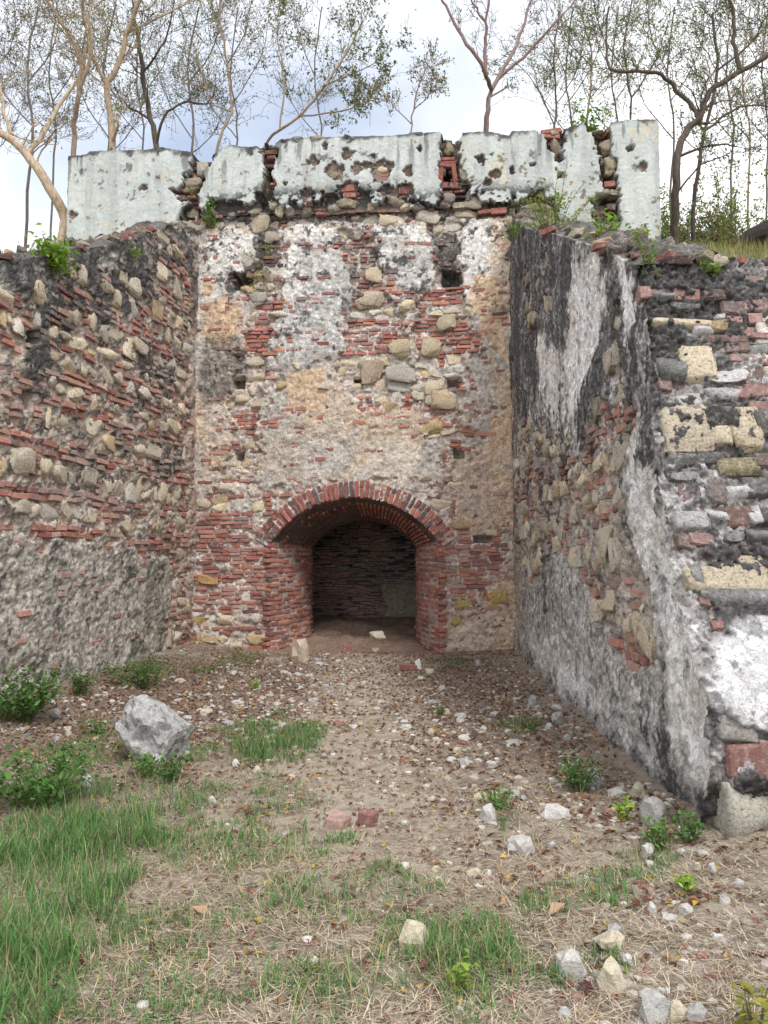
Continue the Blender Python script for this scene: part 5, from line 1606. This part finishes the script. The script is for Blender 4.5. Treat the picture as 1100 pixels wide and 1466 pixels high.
for p in P:
    s = 0.05 + 0.06 * rng.random() ** 2
    t = rng.random(); c = WH if t < 0.62 else TN if t < 0.75 else GR if t < 0.9 else RD
    me = ME_ROCK[rng.integers(len(ME_ROCK))]
    o = link("loose_stone", me, None, (p[0], p[1], p[2] + s * 0.06), Matrix.Rotation(rng.uniform(0, 6), 3, 'Z') @ Matrix.Diagonal(Vector((s * rng.uniform(0.8, 1.5), s, s * 0.7))), c)
    lb = "%s lying %s" % ("red brick chip" if c is RD else "pebble-sized %s stone" % ("white" if c is WH else "cream" if c is TN else "grey"), zone(p[0], p[1]))
    tag(o, lb, "stone", lb.replace("stone lying", "stones lying").replace("chip lying", "chips lying"))
# ------------------------------------------------------------------ weeds
def tube(acc, pts, radii, sides, col):
    pts = np.asarray(pts, float); n = len(pts)
    t = np.gradient(pts, axis=0); t /= np.linalg.norm(t, axis=1)[:, None] + 1e-9
    ref = np.array([0.31, 0.87, 0.38])
    a = np.cross(t, ref); a /= np.linalg.norm(a, axis=1)[:, None] + 1e-9
    b = np.cross(t, a)
    ang = np.arange(sides) * 2 * math.pi / sides
    ring = a[:, None] * np.cos(ang)[None, :, None] + b[:, None] * np.sin(ang)[None, :, None]
    V = pts[:, None] + ring * np.asarray(radii)[:, None, None]
    i, j = np.meshgrid(np.arange(n - 1), np.arange(sides), indexing='ij')
    q = np.stack([i * sides + j, i * sides + (j + 1) % sides, (i + 1) * sides + (j + 1) % sides, (i + 1) * sides + j], -1).reshape(-1, 4)
    acc.add(V.reshape(-1, 3), q[:, ::-1], col)


def weed(loc, height, spread, stems, leaf, label, group=None, col=(0.10, 0.19, 0.045), alt=(0.15, 0.24, 0.06), droop=0.0, nleaf=9, name="weed", cat="plant", seed=0):
    r = np.random.default_rng(seed + 1000)
    root = thing(name, tuple(loc), label, cat, group)
    st = Acc(); LP = []
    loc = np.asarray(loc, float)
    for s in range(stems):
        a = r.uniform(0, 2 * math.pi); rad = spread * math.sqrt(r.random())
        h = height * r.uniform(0.55, 1.1)
        p0 = loc + np.array([math.cos(a) * rad * 0.25, math.sin(a) * rad * 0.25, -0.01])
        p3 = loc + np.array([math.cos(a) * rad, math.sin(a) * rad, h * (1 - droop * 2 * r.random())])
        t = np.linspace(0, 1, 6)[:, None]
        mid = (p0 + p3) / 2 + np.array([0, 0, h * 0.2 + droop * height * 0.4]) + r.normal(0, spread * 0.1, 3)
        pts = p0 * (1 - t) ** 2 + 2 * mid * t * (1 - t) + p3 * t ** 2
        tube(st, pts, np.linspace(0.004, 0.0015, 6) * max(1, height * 2), 3, (0.13, 0.14, 0.06))
        for k in range(int(nleaf * 1.8)):
            u = r.uniform(0.2, 1.0); q = p0 * (1 - u) ** 2 + 2 * mid * u * (1 - u) + p3 * u ** 2
            LP.append(q + r.normal(0, leaf * 0.55, 3))
    LP = np.array(LP)
    v, f, c = leaf_quads(LP, np.full(len(LP), leaf), vary(col, len(LP), r, 0.3, alt, 0.4), r, 0.5, 0.3)
    b = BASE[root.name]
    link("stems", st.mesh("stems", M_bark, b), root, b)
    link("leaves", mesh_np("leaves", v - b, f, M_leaf, c), root, b)
    return root


def gp(px, py):
    p = at_ground(px, py); z = float(gz(p[0], p[1])); p = at_ground(px, py, z); p[2] = float(gz(p[0], p[1])); return p


DG, LG, LIME = (0.075, 0.16, 0.04), (0.12, 0.22, 0.055), (0.24, 0.36, 0.06)
sd_ = 0
for (px, py, h, sp, n, lf, c, lab) in [
        (30, 1022, 0.42, 0.42, 60, 0.06, DG, "dense dark green bush at the foot of the cream stone wall"),
        (118, 986, 0.22, 0.14, 20, 0.042, DG, "low dark weed against the wall foot beside the dense bush"),
        (200, 980, 0.30, 0.45, 50, 0.042, DG, "wide feathery weed along the wall foot behind the boulder"),
        (292, 962, 0.14, 0.22, 10, 0.035, LG, "small bright weed near the wall corner"),
        (55, 1150, 0.30, 0.45, 46, 0.055, DG, "broad leafy bush spreading in front of the boulder"),
        (205, 1112, 0.16, 0.14, 10, 0.045, LG, "light green weed touching the front of the boulder"),
        (240, 1118, 0.18, 0.16, 10, 0.045, DG, "dark leafy weed growing beside the boulder's front edge"),
        (135, 1050, 0.12, 0.16, 8, 0.045, LG, "low yellow-green weed in the brown litter by the boulder"),
        (825, 1135, 0.22, 0.17, 16, 0.04, DG, "leafy green weed growing among stones near the flank wall"),
        (652, 1425, 0.10, 0.05, 5, 0.035, LIME, "tiny lime green seedling in the tuft beside the cream stone"),
        (990, 1275, 0.07, 0.06, 6, 0.03, LIME, "lime seedling on gravelly ground"),
        (896, 1170, 0.10, 0.06, 6, 0.035, LIME, "small lime weed between wall-foot stones"),
        (950, 1212, 0.12, 0.12, 8, 0.04, LG, "sprawling weed below the battered corner"),
        (985, 1202, 0.13, 0.08, 7, 0.04, DG, "upright weed at the dark hollow of the battered corner"),
        (630, 1023, 0.08, 0.06, 5, 0.03, LG, "tiny weed alone in the grey rubble"),
        (365, 988, 0.10, 0.07, 6, 0.035, LIME, "bright small weed in the pale rubble by the arch"),
        (712, 1160, 0.12, 0.09, 8, 0.035, LG, "small weed beside a white tilted stone"),
        (1085, 1480, 0.14, 0.09, 6, 0.04, (0.24, 0.24, 0.05), "yellowing weed rising from the gravel"),
        (1085, 1168, 0.10, 0.06, 6, 0.035, LIME, "lime weed against the big base block"),
        (762, 1048, 0.10, 0.16, 9, 0.025, DG, "low fine weed along the flank wall"),
        (840, 1010, 0.01, 0.01, 1, 0.01, DG, None)]:
    if lab is None: continue
    sd_ += 1
    weed(gp(px, py), h, sp, n, lf, lab, None, c, tuple(np.array(c) * 1.35), 0, 9, seed=sd_)


def on(wall, px, py, hh):
    s, z = wall.uv(px, py); return wall.P(s, z, hh)


weed(on(LEFT, 72, 392, 0.02), 0.36, 0.26, 18, 0.08, "bright fern tuft sprouting from the blackened wall top", None, LIME, (0.18, 0.32, 0.05), 0.0, 12, "fern", seed=51)
weed(on(LEFT, 183, 372, 0.02), 0.2, 0.16, 9, 0.05, "thin green sprig below the blackened wall top", None, LG, LIME, 0.2, 7, seed=52)
weed(on(BACK, 303, 330, 0.03), 0.46, 0.2, 12, 0.07, "spindly green sapling rooted in the ledge corner", None, LG, LIME, 0.0, 10, "sapling", seed=53)
weed(on(PAR, 274, 278, 0.0), 0.10, 0.09, 5, 0.04, "little green sprig in the stepped parapet break", None, LG, LIME, 0.1, 6, seed=54)
weed(on(RIGHT, 775, 338, -0.15), 0.62, 0.60, 34, 0.045, "tangled yellow-green creeper on the flank wall top", None, (0.22, 0.28, 0.06), LIME, 0.25, 12, "creeper", seed=55)
weed(on(RIGHT, 745, 345, 0.05), 0.5, 0.32, 18, 0.04, "trailing weed hanging down the black wall corner", None, LG, (0.2, 0.26, 0.06), 0.6, 10, "creeper", seed=59)
weed(on(RIGHT, 835, 345, -0.2), 0.2, 0.2, 9, 0.07, "lime leafed weed on the wall top beside the creeper", None, LIME, LG, 0.1, 7, seed=56)
weed(PAR.P(PAR.uv(850, 195)[0], PAR.uv(850, 195)[1], -0.15), 0.5, 0.34, 24, 0.08, "leafy green bush sprouting from the parapet break", None, LG, LIME, 0.1, 10, "bush", seed=57)
q = FRONT.P(*f_uv(928, 376), 0.02)
weed(FRONT.P(f_uv(926, 380)[0], f_uv(926, 380)[1], float(front_push(3.4)) + 0.03), 0.3, 0.16, 8, 0.04, "hanging vine sprig over the battered corner top", None, LG, LIME, 0.9, 8, "vine", seed=58)
for px, sdn, lab in ((1005, 60, "small leafy sprig on the mouldy front top, nearer the corner"), (1020, 61, "small leafy sprig on the mouldy front top, away from the corner")):
    s_, z_ = f_uv(px, 392); weed(FRONT.P(s_, z_, float(front_push(z_)) + 0.03), 0.07, 0.05, 5, 0.035, lab, None, LIME, LG, 0.3, 6, seed=sdn)

# dry tussock grass on the bank top
P = np.column_stack([rg.uniform(2.2, 7.5, 7000), rg.uniform(6.0, 13.0, 7000)]); P = np.column_stack([P, hill_z(P[:, 1], P[:, 0])])
P = P[P[:, 0] > line_x(RIGHT, P[:, 1]) + 0.55]
v, f, c = blades(P, 0.08 + 0.14 * vnoise(P[:, 0] * 1.5, P[:, 1] * 1.5, 9) ** 2, np.full(len(P), 0.007), vary((0.30, 0.24, 0.11), len(P), rg, 0.35, (0.17, 0.21, 0.06), 0.5), 12, 0.5, 0, 3, 0.7)
tag(link("bank_grass", mesh_np("bank_grass", v, f, M_grass, c)), "dry yellow-green grass on the bank above the flank wall", "grass", None, 'stuff')


# ------------------------------------------------------------------ trees
class Tree:
    def __init__(t, name, label, base, barkc, leafc, leafs, seed, group=None, dens=1.0, yellow=0.0, cat="tree"):
        t.root = thing(name, tuple(base), label, cat, group); t.r = np.random.default_rng(seed); t.acc = Acc(); t.L = []; t.paths = []
        t.bark = np.array(barkc); t.leafc = leafc; t.leafs = leafs; t.dens = dens; t.yellow = yellow

    def grow(t, p, d, length, rad, lev, maxlev, gravity=0.15, wig=0.22):
        r = t.r; n = 5
        pts = [np.array(p)]; d = d / np.linalg.norm(d); ds = [d]
        for i in range(n):
            d = d + r.normal(0, wig, 3) + np.array([0, 0, gravity * 0.3]); d /= np.linalg.norm(d)
            pts.append(pts[-1] + d * length / n); ds.append(d)
        tube(t.acc, pts, np.maximum(np.linspace(rad, rad * 0.45, n + 1), 0.004), 6 if lev == 0 else 4 if lev == 1 else 3, t.bark * r.uniform(0.85, 1.15))
        if lev >= maxlev:
            if r.random() < 0.30: return            # a bare twig
            for i in range(1, n + 1):
                k = r.poisson(1.6 * t.dens)
                for _ in range(k): t.L.append(pts[i] + r.normal(0, 0.045, 3))
            return
        t.kids(pts, ds, length, rad, lev, maxlev, gravity, wig)

    def kids(t, pts, ds, length, rad, lev, maxlev, gravity=0.15, wig=0.22, k=None, lo=0.3):
        r = t.r; n = len(pts) - 1
        for c in range(int(k * 1.7) if k else r.integers(4, 8)):
            u = r.uniform(lo, 1.0) * n; i = min(int(u), n - 1)
            q = pts[i] + (pts[i + 1] - pts[i]) * (u - i)
            side = r.normal(0, 1, 3); side[1] *= 0.7
            d = ds[i] * 0.8 + side * 0.6 + np.array([0, 0, 0.15])
            t.grow(q, d, length * r.uniform(0.45, 0.75), rad * (0.62 - 0.2 * u / n) * r.uniform(0.7, 1), lev + 1, maxlev, gravity, wig)

    def limb(t, px, depth, r0, r1, kids=8, klen=1.3, maxlev=2, lo=0.3, dz=0.15):
        """a limb along measured points at about this depth"""
        P = []
        off = 0.0
        anchor = None
        if t.paths:                      # a side limb leaves an older one: start on its axis
            A = np.concatenate(t.paths); a0 = at_depth(*px[0], depth)
            ang = lambda q: (q - EYE)[..., [0, 2]] / (q - EYE)[..., 1:2]
            anchor = A[np.argmin(((ang(A) - ang(a0)) ** 2).sum(1))]; depth = anchor[1]
        for i, (x, y) in enumerate(px):
            off += t.r.normal(0, dz); P.append(at_depth(x, y, depth + (off if i else 0)))
        P = np.array(P)
        if anchor is not None: P[0] = anchor
        m = np.linspace(0, len(P) - 1, (len(P) - 1) * 4 + 1)
        Q = np.stack([np.interp(m, np.arange(len(P)), P[:, a]) for a in range(3)], 1)
        for _ in range(3): Q[1:-1] = (Q[:-2] + 2 * Q[1:-1] + Q[2:]) / 4
        Q[1:-1] += t.r.normal(0, 0.012, (len(Q) - 2, 3))
        t.paths.append(Q)
        R = np.linspace(r0, r1, len(Q))
        tube(t.acc, Q, R * 0.80, 8, t.bark)
        D = np.gradient(Q, axis=0); D /= np.linalg.norm(D, axis=1)[:, None]
        if kids: t.kids(list(Q), list(D), klen, max(r1 * 0.7, r0 * 0.3), 0, maxlev, 0.2, 0.26, kids, lo)
        return Q

    def done(t):
        b = BASE[t.root.name]
        link("trunk", t.acc.mesh("trunk", M_bark, b, True), t.root, b)
        L = np.array(t.L)
        if len(L):
            col = vary(t.leafc, len(L), t.r, 0.35, tuple(np.array(t.leafc) * 0.7), 0.35)
            if t.yellow:
                m = t.r.random(len(L)) < t.yellow; col[m] = np.array([0.50, 0.36, 0.04]) * t.r.uniform(0.7, 1.2, (m.sum(), 1))
            v, f, c = leaf_quads(L, np.full(len(L), t.leafs), col, t.r, 0.7, 0.2)
            link("crown", mesh_np("crown", v - b, f, M_leaf, c), t.root, b)


def foot(px, py, depth):
    """a tree stands on the hilltop: its base under the measured point"""
    p = at_depth(px, py, depth); p[2] = float(hill_z(np.array(p[1]), np.array(p[0]))) - 0.05
    return p


def px_of(P):
    d = np.asarray(P) - EYE; y = d[1] * cP + d[2] * sP; u = -d[1] * sP + d[2] * cP
    return PW / 2 + FPX * d[0] / y, PH / 2 - FPX * u / y


PALE, MID, DARKB, MAUVE = (0.42, 0.33, 0.24), (0.28, 0.21, 0.15), (0.10, 0.08, 0.065), (0.24, 0.17, 0.16)
GL, GL2, GL3 = (0.17, 0.23, 0.075), (0.14, 0.175, 0.075), (0.25, 0.32, 0.09)


def tree(label, depth, trunk, limbs, bark, leafc, seed, dens=0.6, leafs=0.052, yellow=0.0, r0=0.1, kids=7, klen=1.2, name="tree", group=None, lev=2):
    b = foot(*trunk[0], depth)
    t = Tree(name, label, b, bark, leafc, leafs, seed, group, dens, yellow)
    bx, by = px_of(b)
    t.limb([(bx, by)] + trunk[1:] if by < trunk[0][1] + 5 else [(bx, by)] + trunk, depth, r0, r0 * 0.55, kids, klen, lev, 0.45)
    for pts, ra, k, kl in limbs: t.limb(pts, depth, ra, ra * 0.4, k, kl, lev, 0.25)
    t.done()


tree("pale barked tree bending over beside the parapet's free end", 12.6, [(88, 352), (97, 314), (72, 268), (45, 228), (20, 200), (-20, 182), (-60, 150)], [([(42, 222), (70, 180), (84, 150), (112, 116), (122, 80), (128, 20)], 0.055, 7, 1.1), ([(20, 200), (5, 150), (-10, 90)], 0.05, 6, 1.2)], PALE, GL2, 1, 0.5, r0=0.125, kids=4)
tree("slim brown tree rising behind the parapet end, leaning back", 13.4, [(106, 225), (106, 180), (113, 130), (118, 85), (98, 45), (60, -10)], [([(113, 130), (135, 70), (125, 20), (110, -20)], 0.045, 8, 1.2), ([(118, 85), (90, 40), (50, 10)], 0.03, 7, 1.2)], MID, GL, 2, 0.7, r0=0.062, kids=6)
tree("forked tan tree with yellow leaves behind the parapet", 13.8, [(163, 215), (158, 160), (150, 122), (168, 98), (182, 50), (204, -10)], [([(150, 122), (132, 82), (118, 0)], 0.05, 8, 1.2), ([(164, 205), (171, 172), (163, 160)], 0.04, 2, 0.5), ([(182, 50), (240, 20), (290, -10)], 0.03, 7, 1.2)], PALE, GL3, 3, 1.0, yellow=0.10, r0=0.085, kids=6)
tree("dark twin-stemmed tree behind the parapet's first break", 14.2, [(228, 214), (216, 170), (206, 125), (203, 85), (190, 20)], [([(232, 205), (232, 165), (262, 145), (300, 152), (310, 120)], 0.035, 8, 1.0), ([(216, 172), (180, 150), (160, 130)], 0.03, 6, 0.9), ([(205, 110), (240, 60), (250, 0)], 0.03, 8, 1.1)], DARKB, GL2, 4, 0.8, r0=0.075, kids=7)
tree("thin grey sapling by the stepped parapet break", 13.6, [(308, 222), (320, 182), (334, 165), (326, 90), (312, 30), (318, -10)], [([(334, 165), (300, 150), (290, 100)], 0.018, 6, 0.9), ([(326, 90), (352, 50), (360, 0)], 0.018, 7, 0.9)], MID, GL, 5, 0.8, r0=0.035, kids=7, klen=0.9)
tree("spreading leafy tree behind the middle of the parapet", 14.5, [(370, 210), (400, 185), (430, 168), (470, 120), (500, 70), (520, 30)], [([(430, 168), (500, 160), (545, 130)], 0.022, 9, 0.9), ([(400, 185), (410, 120), (395, 50), (400, 0)], 0.024, 9, 1.1), ([(470, 120), (540, 90), (560, 60)], 0.018, 8, 0.9)], MID, GL2, 6, 1.5, r0=0.04, kids=8, leafs=0.075)
tree("low yellow-green shrub peeping over the parapet middle", 14.0, [(590, 205), (590, 170), (600, 120), (612, 95)], [([(590, 175), (560, 150), (545, 120)], 0.014, 6, 0.5), ([(590, 160), (620, 130), (628, 105)], 0.014, 6, 0.5)], MID, (0.16, 0.17, 0.06), 7, 1.3, yellow=0.12, r0=0.022, kids=7, klen=0.6, name="shrub")
tree("bare mauve barked tree forking above the parapet", 13.5, [(694, 200), (700, 155), (704, 128)], [([(704, 128), (696, 104), (668, 62), (645, 22), (622, -20)], 0.05, 4, 0.7), ([(696, 106), (697, 60), (696, 34), (702, -15)], 0.045, 3, 0.7), ([(696, 36), (680, 12), (672, -15)], 0.026, 2, 0.5), ([(704, 128), (735, 76), (752, 30), (764, -15)], 0.05, 4, 0.7), ([(718, 112), (760, 72), (800, 28), (832, -10)], 0.038, 4, 0.7), ([(706, 145), (728, 125), (726, 112)], 0.022, 2, 0.4)], MAUVE, GL3, 8, 0.22, r0=0.075, kids=0, leafs=0.055)
tree("gnarled dark tree standing at the parapet's other end", 12.2, [(966, 330), (968, 260), (970, 215), (985, 182), (1006, 165), (1012, 130), (1060, 103), (1110, 72)], [([(1004, 168), (990, 150), (962, 122), (945, 100), (875, 106), (866, 78), (872, 10)], 0.05, 9, 0.9), ([(1058, 104), (1050, 60), (1052, 10), (1030, -20)], 0.05, 7, 1.0), ([(968, 230), (1020, 205), (1055, 210)], 0.03, 7, 0.9), ([(968, 275), (1000, 235), (1050, 215)], 0.022, 6, 0.8)], DARKB, GL, 9, 0.8, r0=0.085, kids=6)
tree("slender dark tree just behind the gnarled one", 13.5, [(992, 300), (1000, 240), (1008, 190), (1030, 100), (1020, 20)], [([(1008, 190), (1060, 150), (1110, 150)], 0.03, 8, 1.0), ([(1030, 100), (1080, 60), (1100, 20)], 0.025, 8, 1.0)], DARKB, GL, 10, 1.0, r0=0.05, kids=9)
for i, (lab, tr, lm, lf, dn) in enumerate([
        ("thin multi-stemmed thicket tree above the parapet's third break", [(790, 205), (800, 150), (790, 90), (800, 20)], [([(795, 180), (770, 120), (740, 90)], 0.016, 7, 0.9), ([(800, 150), (830, 100), (840, 30)], 0.016, 8, 1.0)], GL3, 1.0),
        ("thin thicket tree beside the parapet's last break", [(835, 200), (845, 140), (850, 80), (830, 10)], [([(845, 140), (880, 100), (900, 40)], 0.016, 8, 1.0), ([(848, 100), (810, 60), (800, 0)], 0.016, 7, 1.0)], GL, 1.1),
        ("pale green thicket tree next to the gnarled dark tree", [(900, 200), (905, 140), (890, 70), (905, 0)], [([(905, 140), (940, 90), (960, 20)], 0.018, 9, 1.0), ([(898, 100), (860, 50), (850, 0)], 0.016, 8, 1.0)], GL3, 1.2),
        ("tall thicket tree behind the green shrubs", [(1070, 300), (1075, 200), (1060, 100), (1075, 10)], [([(1075, 200), (1030, 150), (1010, 80)], 0.02, 9, 1.0), ([(1065, 120), (1100, 60), (1120, 20)], 0.02, 8, 1.0)], GL, 1.1)]):
    tree(lab, 14.8 + 0.5 * i, tr, lm, MID if i % 2 else DARKB, lf, 20 + i, dn, r0=0.032, kids=9, klen=1.1)
for i, (px, lab) in enumerate([(40, "tangled grey thicket tree beyond the pale bending tree"), (150, "fine twigged thicket tree between the brown and tan trees"), (270, "fine twigged thicket tree between the dark and grey stems"), (-20, "tangled thicket tree at the hill's edge past the parapet")]):
    tree(lab, 15.5 + 0.6 * i, [(px, 260), (px + 10, 180), (px - 5, 100), (px + 15, 10)], [([(px + 5, 190), (px - 35, 140), (px - 50, 60)], 0.02, 10, 1.2), ([(px, 120), (px + 45, 60), (px + 40, 0)], 0.02, 10, 1.2), ([(px + 5, 230), (px + 40, 190), (px + 60, 130)], 0.016, 9, 1.0)], (0.17, 0.14, 0.12), GL2, 40 + i, 0.8, r0=0.04, kids=10, klen=1.2)

for i, (px, dp, lab) in enumerate([(75, 18.5, "faint far thicket tree seen between the brown and bending trees"), (200, 19.0, "faint far thicket tree behind the dark twin-stemmed tree"), (335, 18.0, "faint far thicket tree behind the thin grey sapling"), (455, 19.5, "faint far thicket tree behind the spreading leafy tree"),
                                   (815, 18.0, "faint far thicket tree behind the multi-stemmed one"), (880, 19.0, "faint far thicket tree past the parapet's last break"), (960, 18.0, "faint far thicket tree directly behind the gnarled dark tree"), (1045, 17.5, "faint far thicket tree above the leafy shrubs"), (1095, 18.5, "faint far thicket tree beyond the fallen log")]):
    tree(lab, dp, [(px, 260), (px + 8, 180), (px - 8, 110), (px + 6, 10)], [([(px + 5, 200), (px - 40, 150), (px - 55, 80)], 0.018, 8, 1.3), ([(px, 140), (px + 45, 80), (px + 50, 10)], 0.018, 8, 1.3), ([(px, 100), (px - 30, 50), (px - 35, -10)], 0.016, 8, 1.3)], (0.16, 0.135, 0.12), GL if i % 2 else GL2, 80 + i, 0.9, r0=0.035, kids=8, klen=1.3, leafs=0.055)


def shrub(px, py, depth, w, h, n, label, leafc, seed, leafs=0.07):
    b = foot(px, py, depth); t = Tree("shrub", label, b, MID, leafc, leafs, seed, "shrubs on the bank beyond the parapet", 7.0, 0.0, "shrub")
    for i in range(n):
        d = np.array([t.r.normal(0, 0.5), t.r.normal(0, 0.4), 1.0])
        t.grow(b + np.array([t.r.uniform(-w, w), t.r.uniform(-0.4, 0.4), 0]), d, h * t.r.uniform(0.6, 1.1), 0.018, 1, 2, 0.1, 0.3)
    t.done()


shrub(1010, 330, 14.5, 0.9, 1.7, 60, "leafy yellow-green shrub behind the gnarled tree's trunk", GL3, 61)
shrub(1085, 320, 15.0, 0.9, 1.7, 60, "leafy green shrub above the dark fallen log", GL3, 62)
shrub(962, 320, 15.2, 0.5, 1.6, 40, "darker green shrub close behind the parapet's other end", GL, 63)
shrub(30, 330, 16.0, 0.9, 1.5, 22, "grey-green shrub seen past the parapet's free end", GL2, 64)
shrub(410, 195, 13.0, 0.45, 1.35, 18, "feathery green shrub just behind the parapet's second break", GL3, 65, 0.05)

# dark fallen log on the bank
b = foot(1090, 330, 11.0); t = thing("fallen_log", tuple(b), "dark weathered fallen log lying on the dry grass bank", "log")
acc = Acc()
pts = np.array([b + np.array(o_) for o_ in ((-0.42, -0.1, 0.06), (-0.15, 0, 0.2), (0.2, 0.05, 0.32), (0.7, 0.1, 0.34), (1.4, 0.2, 0.3))])
tube(acc, pts, [0.05, 0.14, 0.21, 0.22, 0.2], 12, (0.035, 0.03, 0.028))
V0 = acc.V[0]; acc.V[0] = V0 * 1 + 0.03 * np.stack([fbm(V0[:, 0], V0[:, 2], 5, 3, k) for k in (1, 2, 3)], 1)
link("trunk", acc.mesh("trunk", M_bark, b), t, b)
acc = Acc(); tube(acc, [pts[2], pts[2] + [0.05, -0.2, 0.25], pts[2] + [0.02, -0.24, 0.3]], [0.07, 0.055, 0.035], 7, (0.035, 0.03, 0.028))
link("branch_stub", acc.mesh("branch_stub", M_bark, b), t, b)
